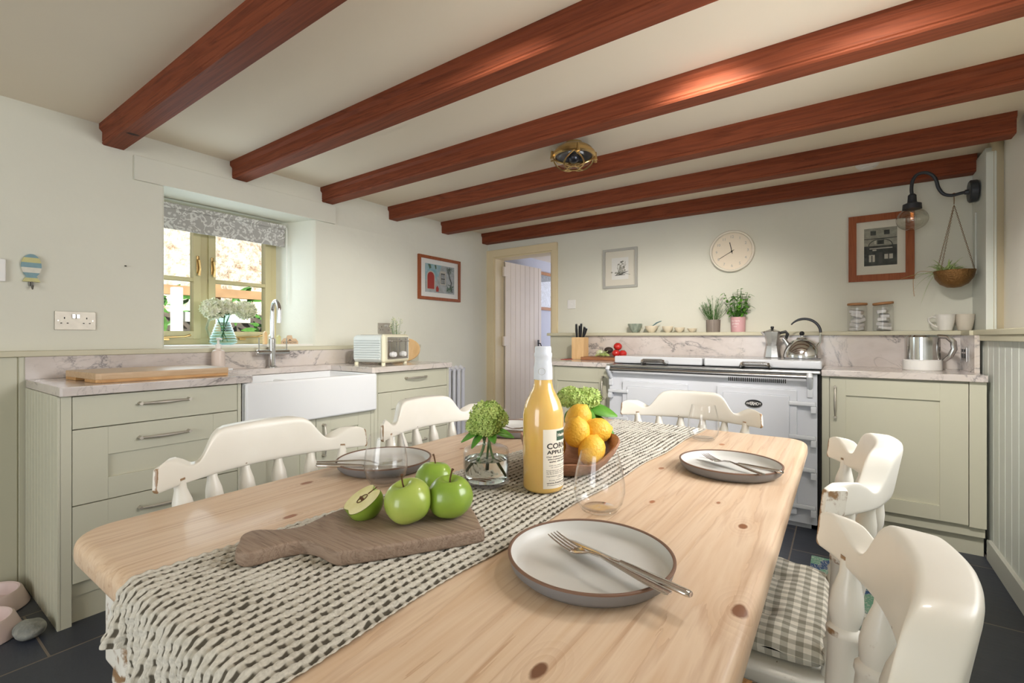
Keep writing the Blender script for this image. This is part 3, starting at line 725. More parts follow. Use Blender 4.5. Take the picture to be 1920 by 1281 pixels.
# soap bottle on its little white tray
b = MB(); b.box(-2.88, 1.135, .905, -2.80, 1.255, .915, .003); solo('soap_tray', b, 'white_ceramic', 'small white tray under the pump bottle behind the chopping board', 'tray')
t = empty('soap_dispenser', (-2.84, 1.195, .915), 'blush pump soap bottle with a white top beside the sink', 'soap bottle')
b = MB(); b.lathe([(.03, .915), (.033, .92), (.033, 1.0), (.028, 1.015), (.014, 1.022), (.014, 1.03)], 28, T(-2.84, 1.195, 0)); obj('bottle', b, 'soap_glass', t)
b = MB(); b.lathe([(.015, 1.028), (.015, 1.05), (.006, 1.053), (.006, 1.075), (.011, 1.077), (.011, 1.088)], 20, T(-2.84, 1.195, 0)); b.tube([(-2.84, 1.195, 1.082), (-2.80, 1.195, 1.08)], .005, 8); obj('pump', b, 'white_paint', t)
# bamboo chopping block
t = empty('chopping_board', (-2.62, .85, .905), 'thick bamboo chopping block with a cut-in grip, lying on the left worktop', 'chopping board')
b = MB(); b.prism([(-2.78, .555), (-2.44, .575), (-2.425, .59), (-2.425, 1.065), (-2.80, 1.085), (-2.80, .58)], .918, .945, bev=.003); obj('block', b, 'bamboo_top', t)
b = MB()
b.prism([(-2.78, .556), (-2.66, .562), (-2.66, .60), (-2.56, .60), (-2.56, .569), (-2.442, .576), (-2.426, .592), (-2.426, 1.064), (-2.799, 1.084), (-2.799, .58)], .906, .9185); obj('base_layer', b, 'bamboo', t)
for q in ((-2.45, .6), (-2.45, 1.04), (-2.77, .6), (-2.77, 1.04)): b = MB(); b.lathe([(.01, .905), (.01, .907)], 10, T(q[0], q[1], 0)); obj('foot', b, 'black_plastic', t)
# toaster
t = empty('toaster', (-2.60, 2.13, .905), 'pale ribbed four-slice toaster with a chrome control end', 'toaster', rz=0)
M0 = T(-2.60, 2.125, .905) @ RZ(R(16))
b = MB()
b.box(-.125, -.15, .018, .115, .15, .20, .03, 5, M=M0)
for k in range(9): b.box(-.105, -.156, .038 + k * .0155, .10, -.148, .049 + k * .0155, .003, 2, M=M0)
obj('body', b, 'toaster_body', t)
b = MB(); b.box(.10, -.155, .015, .135, .155, .205, .02, 4, M=M0); obj('end_frame', b, 'toaster_cream', t)
b = MB(); b.box(.134, -.125, .04, .139, .125, .185, .006, 2, M=M0); obj('control_panel', b, 'chrome', t)
for yy in (-.06, .06): b = MB(); b.tube([M0 @ Vector((.139, yy, .07)), M0 @ Vector((.158, yy, .07))], [.02, .016], 16); obj('dial', b, 'plastic_white', t)
b = MB()
for yy in (-.095, -.02, .02, .095): b.box(.139, yy - .003, .085, .143, yy + .003, .178, 0, M=M0)
for yy in (-.06, .06): b.box(.139, yy - .045, .155, .165, yy + .045, .164, .003, M=M0)
obj('lever', b, 'cutlery', t)
for xx, yy in ((-.10, -.13), (.11, -.13), (.11, .13), (-.10, .13)): b = MB(); b.lathe([(.013, 0), (.014, .02)], 12, M0 @ T(xx, yy, 0)); obj('foot', b, 'toaster_cream', t)
b = MB()
for yy in (-.09, -.035, .035, .09): b.box(-.09, yy - .012, .196, .08, yy + .012, .2015, 0, M=M0)
obj('slot', b, 'dark_gap', t)
b = MB(); M1 = T(-2.72, 2.44, .905) @ RZ(R(20)) @ RX(R(-12)); b.prism([(.13 * cos(a) * (1 if abs(a) < 9 else 1), .09 + .09 * sin(a)) for a in [2 * pi * k / 24 for k in range(24)]], 0, .014, M=M1 @ Matrix(((1, 0, 0, 0), (0, 0, -1, 0), (0, 1, 0, 0), (0, 0, 0, 1))), bev=.003)
solo('round_board', b, 'beech', 'pale round wooden board leaning behind the toaster', 'board')
# dried flowers behind the toaster
t = empty('dried_flowers', (-2.83, 2.46, .905), 'little jar of dried cream flowers behind the toaster', 'flowers')
b = MB(); b.lathe([(.02, 0), (.026, .03), (.022, .08), (.016, .10), (.018, .12)], 18, T(-2.83, 2.46, .905)); obj('jar', b, 'bowl_cream', t)
rnd = random.Random(8); b = MB(); b2 = MB()
for i in range(26):
    a = rnd.random() * 6.28; s = rnd.random() * .09; tip = Vector((-2.83 + s * cos(a) * .7, 2.46 + s * sin(a), 1.12 + rnd.random() * .13)); b.tube([(-2.83, 2.46, 1.0), tip], .0009, 4)
    for k in range(4): b2.ball(tip + Vector((rnd.uniform(-.012, .012), rnd.uniform(-.012, .012), rnd.uniform(-.03, .01))), .0045, 1)
obj('stems', b, 'leaf_grey', t); obj('blooms', b2, 'white_floret', t)
# sockets on the left wall
def socket(p, w, h, label, m='brushed_nickel', rows=True):
    x, y, z = p
    t = empty('wall_socket', (x, y, z), label, 'socket')
    b = MB(); b.box(x, y - w / 2, z - h / 2, x + .006, y + w / 2, z + h / 2, .0015); obj('plate', b, m, t)
    b = MB()
    for s in (-1, 1):
        c = y + s * w * .27
        for dy, dz, ww, hh in ((0, .012, .004, .008), (-.011, -.012, .0065, .004), (.011, -.012, .0065, .004)): b.box(x + .0055, c + dy - ww / 2, z + dz - hh / 2, x + .0068, c + dy + ww / 2, z + dz + hh / 2)
    obj('pin_holes', b, 'dark_gap', t)
    for s in (-1, 1):
        b = MB(); b.box(x + .005, y + s * .0075 - .006, z + .010, x + .012, y + s * .0075 + .006, z + .030, .0015); obj('switch', b, 'chrome', t)
    b = MB()
    for s in (-1, 1): b.lathe([(.003, 0), (.0025, .001)], 10, T(x + .006, y + s * w * .42, z) @ RY(R(90)))
    obj('screw', b, 'steel', t)
socket((-2.97, .627, 1.168), .146, .086, 'brushed metal double socket on the left wall above the chopping block')
socket((-2.97, 2.47, 1.16), .146, .086, 'metal double socket on the wall just above the toaster')
b = MB(); b.box(-2.97, .30, 1.33, -2.955, .40, 1.43, .006); solo('light_switch', b, 'plastic_white', 'white switch plate at the left edge, beside the wooden fish', 'switch')
# striped fish hook
t = empty('fish_hook', (-2.965, .48, 1.38), 'small striped wooden fish with a metal hook on the left wall', 'hook')
def fishpt(z0, z1, m, nm):
    def half(z):
        if z < 1.362: return .028 - (z - 1.338) / .024 * .012
        return max(.016 if z < 1.38 else .002, .032 * sqrt(max(0, 1 - ((z - 1.409) / .0525) ** 2)))
    pts = [];
    n = 8
    for i in range(n + 1): z = z0 + (z1 - z0) * i / n; pts.append((.478 + half(z), z))
    for i in range(n, -1, -1): z = z0 + (z1 - z0) * i / n; pts.append((.478 - half(z), z))
    b = MB(); b.prism(pts, -2.97, -2.955, M=Matrix(((0, 0, 1, 0), (1, 0, 0, 0), (0, 1, 0, 0), (0, 0, 0, 1)))); obj(nm, b, m, t, smooth=0)
mat('fish_blue', (132, 164, 172), .6, var=.1, vscale=60); mat('fish_yellow', (206, 200, 142), .6, var=.1, vscale=60); mat('fish_white', (222, 218, 204), .6, var=.1, vscale=60)
for (z0, z1, m) in ((1.338, 1.355, 'fish_yellow'), (1.355, 1.378, 'fish_blue'), (1.378, 1.401, 'fish_white'), (1.401, 1.423, 'fish_blue'), (1.423, 1.445, 'fish_yellow'), (1.445, 1.461, 'fish_blue')): fishpt(z0, z1, m, 'stripe')
b = MB(); b.tube([(-2.955, .478, 1.338), (-2.953, .478, 1.315), (-2.94, .478, 1.305), (-2.928, .478, 1.318)], .003, 8); b.box(-2.97, .47, 1.32, -2.96, .486, 1.34); obj('hook', b, 'mesh_metal', t)
b = MB(); b.tube([(-2.97, .815, 1.452), (-2.955, .815, 1.45)], .003, 8); solo('wall_nail', b, 'iron', 'tiny dark nail in the bare wall left of the window', 'nail')
# column radiator
t = empty('column_radiator', (-2.90, 3.22, .12), 'white column radiator between the toaster unit and the doorway', 'radiator')
for k in range(8):
    y = 2.86 + k * .062; b = MB()
    for xx in (-2.93, -2.87): b.tube([(xx, y, .15), (xx, y, .80)], .0165, 12, flat=(1, .9))
    b.tube([(-2.94, y, .79), (-2.90, y, .812), (-2.86, y, .79)], .02, 10); b.tube([(-2.94, y, .16), (-2.86, y, .16)], .02, 10)
    obj('column', b, 'radiator_white', t)
b = MB(); b.tube([(-2.90, 2.84, .16), (-2.90, 3.32, .16)], .012, 10); b.tube([(-2.90, 2.84, .17), (-2.90, 2.84, 0)], .008, 8); b.tube([(-2.90, 3.33, .17), (-2.90, 3.33, 0)], .008, 8); obj('pipe', b, 'chrome', t)

# ================================================================== BACK WALL: RANGE AND UNITS
FY = 3.20
t = empty('corner_cabinet', (-1.62, 3.45, 0), 'sage green single-door cupboard between the doorway and the range cooker', 'cabinet')
b = MB(); b.prism([(-1.865, 3.222), (-1.378, 3.222), (-1.378, 3.69), (-2.12, 3.69)], .0, .869); obj('carcass', b, 'sage', t, smooth=0)
for a_, c_ in ((-1.866, -1.842), (-1.403, -1.378)): b = MB(); b.box(a_, FY, .0, c_, FY + .022, .869, .001); obj('stile', b, 'sage', t)
b = MB(); front_y(b, FY, -1.840, -1.405, .155, .864, (-1.815, -1.465, .24, .755)); d = obj('door', b, 'sage', t); handle('handle', (-1.428, FY, .80), (-1.428, FY, .64), (0, -1, 0), d)
t = empty('pan_cabinet', (.24, 3.45, 0), 'wide sage green single-door cupboard in the right corner by the boarded wall', 'cabinet')
b = MB(); b.box(-.088, 3.222, .10, .58, 3.69, .869); obj('carcass', b, 'sage', t, smooth=0)
for a_, c_ in ((-.090, -.055), (.520, .582)): b = MB(); b.box(a_, FY, .15, c_, FY + .022, .869, .001); obj('stile', b, 'sage', t)
b = MB(); b.box(-.088, 3.25, 0, .58, 3.27, .15); obj('plinth', b, 'sage', t)
b = MB(); front_y(b, FY, -.052, .517, .157, .860, (.022, .411, .232, .766)); d = obj('door', b, 'sage', t); handle('handle', (-.027, FY, .812), (-.027, FY, .643), (0, -1, 0), d)
b = MB(); b.prism([(-1.876, 3.178), (-1.372, 3.178), (-1.372, 3.70), (-2.15, 3.70)], .870, .905, bev=.003); solo('worktop', b, 'marble', 'short veined stone worktop left of the range, holding the knife block', 'worktop')
b = MB(); b.box(-.092, 3.178, .870, .583, 3.70, .905, .004); solo('worktop', b, 'marble', 'veined stone worktop right of the range, holding the electric kettle', 'worktop')
b = MB(); b.box(-1.845, 3.70, .80, .565, 3.722, 1.102, .001); b.box(-1.845, 3.715, .80, .565, 3.799, 1.102); solo('splashback', b, 'marble', 'long veined stone splashback under the shelf behind the range', 'splashback')
b = MB(); b.box(.563, 3.35, .905, .584, 3.70, 1.10, .001); solo('splashback', b, 'marble', 'short return of veined stone on the right-hand wall behind the electric kettle', 'splashback')
t = empty('wall_socket', (.563, 3.55, 1.0), 'dark metal double socket in the stone return on the right wall', 'socket')
b = MB(); b.box(.556, 3.50, .955, .563, 3.64, 1.035, .002); obj('plate', b, 'steel', t)
b = MB()
for yy in (3.54, 3.60): b.box(.5545, yy - .015, .975, .5565, yy + .015, 1.0); b.box(.553, yy - .008, 1.008, .5565, yy + .008, 1.024, .001)
obj('switch', b, 'black_plastic', t)

# range cooker
RX0, RX1, RFY = -1.352, -.108, 3.13
t = empty('range_cooker', (-.73, 3.4, 0), 'wide pale grey enamel range cooker with two hob lids and a chrome towel rail', 'range cooker')
b = MB(); b.box(RX0, RFY, .03, RX1, 3.69, .882, .006); b.box(RX0 + .03, RFY + .03, 0, RX1 - .03, 3.66, .03); obj('body', b, 'enamel', t)
b = MB(); b.box(RX0 - .014, RFY - .02, .882, RX1 + .014, 3.69, .898, .004); obj('hob_plate', b, 'steel', t)
b = MB(); b.box(RX1 + .003, RFY + .01, .0, RX1 + .014, 3.68, .88); obj('side_trim', b, 'dark_gap', t)
for (x0, x1) in ((-1.358, -.748), (-.736, -.090)):
    b = MB(); b.box(x0, 3.235, .902, x1, 3.68, .954, .010, 3); l = obj('hob_lid', b, 'enamel_light', t)
    xm = (x0 + x1) / 2 - (.0 if x0 < -1 else .015); b = MB()
    for s in (-1, 1): b.tube([(xm + s * .075, 3.235, .918), (xm + s * .078, 3.19, .915), (xm + s * .070, 3.165, .928)], [.014, .013, .011], 10)
    b.tube([(xm - .075, 3.17, .928), (xm + .075, 3.17, .928)], .006, 8)
    h = obj('lid_handle', b, 'chrome', l)
    b = MB(); b.tube([(xm - .068 + .136 * i / 240, 3.17 + .0135 * cos(i * .5236), .928 + .0135 * sin(i * .5236)) for i in range(241)], .0022, 5); obj('coil_grip', b, 'chrome', l)
# rail
b = MB(); b.tube([(RX0 + .01, RFY - .055, .868), (RX1 - .02, RFY - .055, .868)], .0125, 14); obj('towel_rail', b, 'steel', t)
for x in (RX0 + .015, RX1 - .035):
    b = MB(); b.tube([(x, RFY, .80), (x, RFY - .02, .82), (x, RFY - .045, .85), (x, RFY - .058, .872), (x, RFY - .055, .89)], [.014, .015, .017, .019, .012], 12); b.box(x - .014, RFY - .012, .75, x + .014, RFY + .002, .85, .004); obj('rail_bracket', b, 'enamel_light', t)
b = MB()
for i in range(30): b.box(-.568 + i * .0104, RFY - .002, .822, -.563 + i * .0104, RFY + .002, .846)
obj('vent_slots', b, 'dark_gap', t, smooth=0)
def rdoor(x0, x1, z0, z1):
    b = MB(); b.box(x0, RFY - .022, z0, x1, RFY, z1, .006); b.box(x0 + .035, RFY - .030, z0 + .035, x1 - .035, RFY - .02, z1 - .035, .008, 2); return obj('oven_door', b, 'enamel', t)
rdoor(-1.246, -.806, .43, .788); rdoor(-1.246, -.806, .08, .405)
d1 = rdoor(-.632, -.205, .43, .790); rdoor(-.632, -.205, .08, .405)
for z in (.715, .525, .345, .135):
    for (xa, xb, xh) in ((RX0 + .005, -1.20, RX0 + .02), (-.115, -.245, -.125)):
        b = MB(); b.box(min(xa, xb), RFY - .036, z - .012, max(xa, xb), RFY - .018, z + .012, .006); b.box(xh - .014, RFY - .04, z - .05, xh + .014, RFY - .002, z - .012, .004); obj('strap_hinge', b, 'enamel_light', t)
b = MB(); b.tube([(-.83, RFY - .03, .52), (-.83, RFY - .06, .55), (-.83, RFY - .06, .64), (-.83, RFY - .03, .67)], .009, 10); obj('door_latch', b, 'chrome', t)
Mb = T(-.424, RFY - .0325, .696) @ RX(R(90))
b = MB(); b.lathe([(1, -.001), (1, .0025), (.94, .0035)], 40, Mb @ Matrix.Diagonal((.046, .024, 1, 1))); bd = obj('badge', b, 'black_plastic', t)
b = MB(); b.tube([Mb @ Vector((.043 * cos(a), .0215 * sin(a), .004)) for a in [2 * pi * k / 40 for k in range(41)]], .0009, 5); obj('badge_rim', b, 'chrome', bd)
tx = text_mb('EVERHOT', .026, .0006, .0006, space=.95)
for v in tx.bm.verts:
    hgt = sqrt(max(.08, 1 - (v.co.x / .052) ** 2)); v.co.x *= .72; v.co.y *= 1.15 * hgt; v.co.z += .0038; v.co = Mb @ v.co
obj('lettering', tx, 'plastic_white', bd, smooth=0)

# stove-top pots
t = empty('moka_pot', (-.375, 3.55, .954), 'faceted aluminium moka coffee pot standing on the right hob lid', 'coffee pot')
M0 = T(-.375, 3.55, .954); b = MB(); b.lathe([(.050, 0), (.052, .004), (.040, .075), (.041, .08)], 8, M0); obj('boiler', b, 'alu', t, smooth=20)
b = MB(); b.lathe([(.041, .08), (.042, .09)], 32, M0); b.lathe([(.036, .09), (.050, .168), (.050, .172)], 8, M0); b.tube([M0 @ Vector((-.04, 0, .15)), M0 @ Vector((-.064, 0, .172))], [.012, .006], 6); obj('upper_pot', b, 'alu', t, smooth=20)
b = MB(); b.lathe([(.052, .172), (.05, .176), (.01, .190), (.0, .191)], 8, M0); obj('lid', b, 'alu', t, smooth=20)
b = MB(); b.lathe([(.006, .19), (.011, .20), (.009, .208), (.0, .209)], 14, M0); obj('knob', b, 'black_plastic', t)
b = MB(); b.tube([M0 @ Vector(p) for p in ((.046, 0, .165), (.078, 0, .172), (.088, 0, .16), (.072, 0, .095))], [.009, .010, .010, .007], 8, flat=(1, .8)); obj('handle', b, 'black_plastic', t)
t = empty('whistling_kettle', (-.20, 3.52, .954), 'polished dome whistling kettle with an arched handle on the right hob lid', 'kettle')
M0 = T(-.205, 3.52, .954); b = MB(); b.lathe([(.098, 0), (.103, .006), (.104, .02), (.098, .05), (.082, .085), (.055, .112), (.032, .122), (.03, .126)], 40, M0); obj('body', b, 'chrome', t)
b = MB(); b.lathe([(.032, .124), (.028, .132), (.006, .137), (.005, .148), (.013, .155), (.013, .163), (0, .170)], 20, M0); obj('lid', b, 'chrome', t)
b = MB(); b.ball(M0 @ Vector((0, 0, .160)), .015, 2); obj('knob', b, 'black_plastic', t)
b = MB(); b.tube([M0 @ Vector(p) for p in ((.075, 0, .07), (.098, 0, .105), (.10, 0, .16))], [.008, .007, .006], 8); obj('handle_bracket', b, 'chrome', t)
b = MB(); b.tube([M0 @ Vector((.012 + .088 * cos(a), 0, .165 + .088 * sin(a))) for a in [pi * (k / 18) * .80 for k in range(19)]], [.010] * 14 + [.009, .008, .007, .006, .005], 10, flat=(.8, 1.2)); obj('handle', b, 'lamp_metal', t)
b = MB(); b.tube([M0 @ Vector(p) for p in ((-.07, -.01, .075), (-.092, -.012, .115), (-.102, -.013, .128))], [.017, .012, .011], 12); obj('spout', b, 'chrome', t)
t = empty('electric_kettle', (.38, 3.50, .905), 'tall chrome electric kettle on a white base by the stone return', 'kettle')
M0 = T(.375, 3.50, .905); b = MB(); b.lathe([(.083, 0), (.086, .004), (.086, .055), (.080, .060)], 40, M0); obj('base', b, 'plastic_white', t)
b = MB(); b.lathe([(.079, .060), (.078, .185), (.066, .197), (.02, .203), (0, .203)], 40, M0); obj('body', b, 'chrome', t)
b = MB(); b.tube([M0 @ Vector(p) for p in ((.062, -.02, .190), (.10, -.028, .188), (.125, -.034, .16), (.128, -.035, .12), (.112, -.03, .08), (.088, -.025, .055))], [.012, .013, .014, .014, .013, .010], 12, flat=(1, 1.3)); obj('handle', b, 'chrome', t)
# knife block
t = empty('knife_block', (-1.80, 3.55, .905), 'pale wooden knife block with five black-handled knives', 'knife block')
b = MB(); M0 = T(-1.80, 3.56, .905); b.box(-.055, -.05, 0, .055, .05, .185, .004, M=M0); obj('block', b, 'beech', t)
for (x, y, tx_, ln) in ((-.030, .0, -.05, .115), (-.018, .03, -.02, .10), (.004, 0, .06, .118), (.018, .025, .12, .09), (.032, -.01, .42, .085)):
    b = MB(); p0 = M0 @ Vector((x, y, .18)); d = Vector((tx_, 0, 1)).normalized(); b.tube([p0, p0 + d * .02, p0 + d * ln * .5, p0 + d * ln], [.009, .010, .012, .010], 8, flat=(1, .6), up=(1, 0, 0)); k = obj('knife_handle', b, 'black_plastic', t)
    b = MB(); b.tube([p0 + d * (ln - .001), p0 + d * (ln + .006)], [.010, .009], 8, flat=(1, .6), up=(1, 0, 0)); obj('pommel', b, 'chrome', k)
# vegetables on a small board
b = MB(); b.box(-1.74, 3.45, .905, -1.40, 3.66, .930, .004); solo('chopping_board', b, 'walnut', 'small brown board of vegetables beside the knife block', 'chopping board')
for k, (p, r, lab) in enumerate((((-1.475, 3.55, .962), .032, 'red tomato low in front, nearest the celery'), ((-1.475, 3.585, 1.015), .034, 'red tomato on top of the little pile'), ((-1.425, 3.57, .960), .030, 'red tomato at the right end of the pile, by the range'))):
    t = empty('tomato', (p[0], p[1], p[2] - r), lab, 'tomato', 'tomatoes on the vegetable board')
    b = MB(); b.ball(p, r, 3, (1, 1, .9)); obj('fruit', b, 'tomato', t)
    b = MB()
    for q in range(5): a = q * 1.257 + k; b.leaf(Vector(p) + Vector((0, 0, r * .87)), Vector(p) + Vector((r * .55 * cos(a), r * .55 * sin(a), r * .86)), .003, n=3)
    obj('calyx', b, 'leaf', t, solid=.0006)
b = MB(); b.ball((-1.56, 3.60, .985), .030, 3, (1.25, .9, .85)); b.ball((-1.575, 3.60, .962), .02, 2, (1, 1, .8)); solo('avocado', b, 'avocado', 'dark avocado lying behind the celery', 'avocado')
b = MB(); b.ball((-1.645, 3.62, .958), .030, 3, (1.2, 1, .95)); b.tube([(-1.62, 3.62, .965), (-1.59, 3.62, .975)], [.01, .004], 8); solo('fennel', b, 'onion', 'pale fennel bulb at the left end of the vegetable board', 'fennel')
b = MB(); rnd = random.Random(4)
for i in range(7): b.tube([(-1.63 + .01 * i, 3.50 + .006 * i, .94 + .004 * (i % 3)), (-1.59 + .01 * i, 3.49, .955 + .004 * (i % 2)), (-1.55 + .008 * i, 3.455 + .004 * i, .945)], [.008, .009, .006], 7, flat=(1, .6))
for i in range(40):
    c = Vector((-1.545 + rnd.uniform(-.04, .03), 3.46 + rnd.uniform(-.02, .03), .945 + rnd.random() * .03)); b.leaf(c, c + Vector((rnd.uniform(-.02, .02), rnd.uniform(-.02, .02), rnd.uniform(-.01, .02))), .008, n=3)
solo('celery', b, 'celery', 'leafy green celery stalks hanging over the front of the vegetable board', 'celery')
b = MB(); b.box(-1.90, 3.40, .905, -1.84, 3.55, .908); solo('folded_card', b, 'pic_red', 'red card lying flat left of the knife block', 'card')

# ------------------------------------------------------------------ things on the shelf ledge
SZ = 1.128
def bowl(name, c, r, h, m, label, fn=None):
    b = MB(); b.lathe([(r * .35, 0), (r * .42, .003), (r * .75, h * .38), (r * .97, h * .85), (r, h), (r * .95, h * .99), (r * .70, h * .4), (r * .3, .008), (0, .007)], 32, T(*c)); return solo(name, b, m, label, 'bowl', 'small bowls on the shelf')
bowl('small_bowl', (-1.385, 3.73, SZ), .058, .072, 'bowl_green', 'dark green ribbed bowl, first on the left of the shelf')
o = bowl('small_bowl', (-1.250, 3.73, SZ), .052, .052, 'bowl_cream', 'cream bowl holding the blue-grey spoon')
bowl('small_bowl', (-1.120, 3.73, SZ), .043, .048, 'bowl_cream', 'cream bowl just right of the spoon bowl')
bowl('small_bowl', (-1.028, 3.73, SZ), .040, .038, 'bowl_cream', 'small cream bowl, third of the four cream ones from the left')
bowl('small_bowl', (-.934, 3.73, SZ), .035, .030, 'bowl_cream', 'smallest cream bowl, next to the brown plant pot')
b = MB(); b.tube([(-1.285, 3.73, SZ + .022), (-1.235, 3.725, SZ + .055), (-1.20, 3.72, SZ + .078), (-1.165, 3.715, SZ + .090)], [.004, .006, .010, .006], 8, flat=(.5, 1.4)); solo('serving_spoon', b, 'fish_blue', 'blue-grey spoon leaning out of a cream bowl on the shelf', 'spoon')
def herb(name, c, r, h, m, label, kind, lab2):
    t = empty(name, c, label, 'plant'); M0 = T(*c)
    b = MB(); b.lathe([(r * .92, 0), (r * .93, .002), (r, h), (r * .93, h), (r * .9, h * .85)], 32, M0); b.lathe([(0, h * .84), (r * .9, h * .85)], 32, M0, cap=False); obj('pot', b, m, t)
    rnd = random.Random(len(label)); bl = MB(); bs = MB()
    if kind == 'rosemary':
        for i in range(46):
            a = rnd.random() * 6.28; s = rnd.random() ** .6 * .085; hh = rnd.uniform(.07, .19) * (1 - s * 3)
            p0 = Vector((r * .5 * cos(a), r * .5 * sin(a), h * .85)); p1 = Vector((s * cos(a), s * sin(a) * .65, h + hh * .6)); p2 = p1 + Vector((cos(a) * .025, sin(a) * .015, hh * .4))
            bs.tube([M0 @ p0, M0 @ p1, M0 @ p2], .001, 4)
            for k in range(13):
                f = k / 12; q = p1.lerp(p2, f) if k > 5 else p0.lerp(p1, .4 + f); d = Vector((rnd.uniform(-1, 1), rnd.uniform(-1, 1), rnd.uniform(.1, 1))).normalized() * .020
                bl.leaf(M0 @ q, M0 @ (q + d), .0018, n=2)
    else:
        for i in range(20):
            a = rnd.random() * 6.28; s = rnd.random() ** .6 * .10; top = h + rnd.uniform(.06, .20)
            p0 = Vector((r * .4 * cos(a), r * .4 * sin(a), h * .85)); p2 = Vector((s * cos(a), s * sin(a) * .55, top)); p1 = p0.lerp(p2, .5) + Vector((0, 0, .01))
            bs.tube([M0 @ p0, M0 @ p1, M0 @ p2], .0016, 5)
            for k in range(9):
                q = p0.lerp(p2, .3 + .7 * k / 8); a2 = rnd.random() * 6.28; d = Vector((cos(a2), sin(a2) * .7, rnd.uniform(-.5, .3))).normalized() * rnd.uniform(.024, .040)
                bl.leaf(M0 @ q, M0 @ (q + d), .011, n=5, droop=.2)
    obj('stems', bs, 'leaf', t); obj('foliage', bl, 'leaf_grey' if kind == 'rosemary' else 'leaf_bright', t, smooth=0)
    return t
herb('potted_rosemary', (-.782, 3.73, SZ), .050, .092, 'terrazzo_pot', 'feathery rosemary in a ribbed brown pot on the shelf', 'rosemary', 0)
tt = herb('potted_mint', (-.612, 3.73, SZ), .050, .108, 'pink_pot', 'leafy green mint in a pink pot on the shelf', 'mint', 0)
b = MB()
for (s, z, sz) in (('the herb', .080, .018), ('garden', .060, .018), ('mint', .040, .013)):
    q = text_mb(s, sz, .0002); [setattr(v, 'co', Vector((-.612 + .0500 * sin(v.co.x / .05 - .25), 3.73 - .0505 * cos(v.co.x / .05 - .25) - v.co.z, SZ + z + v.co.y))) for v in q.bm.verts]; join(b, q)
obj('lettering', b, 'paper_white', tt, smooth=0)
def jar(c, label, seed, tilt=0):
    t = empty('storage_jar', c, label, 'jar', 'glass storage jars on the shelf'); M0 = T(*c)
    b = MB(); b.lathe([(.044, 0), (.050, .004), (.051, .01), (.051, .15), (.047, .158), (.047, .166)], 36, M0, cap=False); b.lathe([(0, .002), (.046, .002)], 36, M0, cap=False); obj('glass_body', b, 'glass_thin', t)
    b = MB(); b.lathe([(.050, .166), (.053, .168), (.053, .178), (.050, .180)], 36, M0 @ T(0, 0, .166) @ RY(tilt) @ T(0, 0, -.166)); obj('lid', b, 'cork', t)
    rnd = random.Random(seed); b = MB()
    for k in range(5):
        Mx = M0 @ T(rnd.uniform(-.006, .006), rnd.uniform(-.006, .006), .016 + k * .027) @ RZ(rnd.random() * 3) @ RX(rnd.uniform(-.35, .35)) @ RY(rnd.uniform(-.3, .3)); b.box(-.034, -.024, -.011, .034, .024, .011, .005, M=Mx)
    obj('sachets', b, 'grey_powder', t)
jar((.085, 3.73, SZ), 'glass jar of wrapped white sachets, left of the two cork-lidded jars', 1); jar((.215, 3.73, SZ), 'glass jar of wrapped white sachets, right of the two, its cork lid tilted', 2, R(-5))
def mug(c, m, label, hs, group):
    t = empty('mug', c, label, 'mug', group); M0 = T(*c)
    pr = [(.026, 0), (.030, .003), (.036, .03), (.041, .06)] + [(.041 + .001 * (k % 2) + k * .0003, .062 + k * .004) for k in range(8)] + [(.045, .096), (.041, .096), (.036, .05), (.025, .008), (0, .006)]
    b = MB(); b.lathe(pr, 36, M0); obj('cup', b, m, t)
    if hs:
        b = MB(); b.tube([M0 @ Vector(p) for p in ((-.040, 0, .078), (-.058, 0, .084), (-.074, 0, .074), (-.074, 0, .058), (-.058, 0, .036), (-.036, 0, .022))], .0055, 10); obj('handle', b, m, t)
mug((.502, 3.72, SZ), 'mug_white', 'white mug with its handle to the left, on the shelf corner', True, 'mugs on the shelf'); mug((.588, 3.738, SZ), 'mug_stripe', 'banded beige mug tucked against the painted post', False, 'mugs on the shelf')

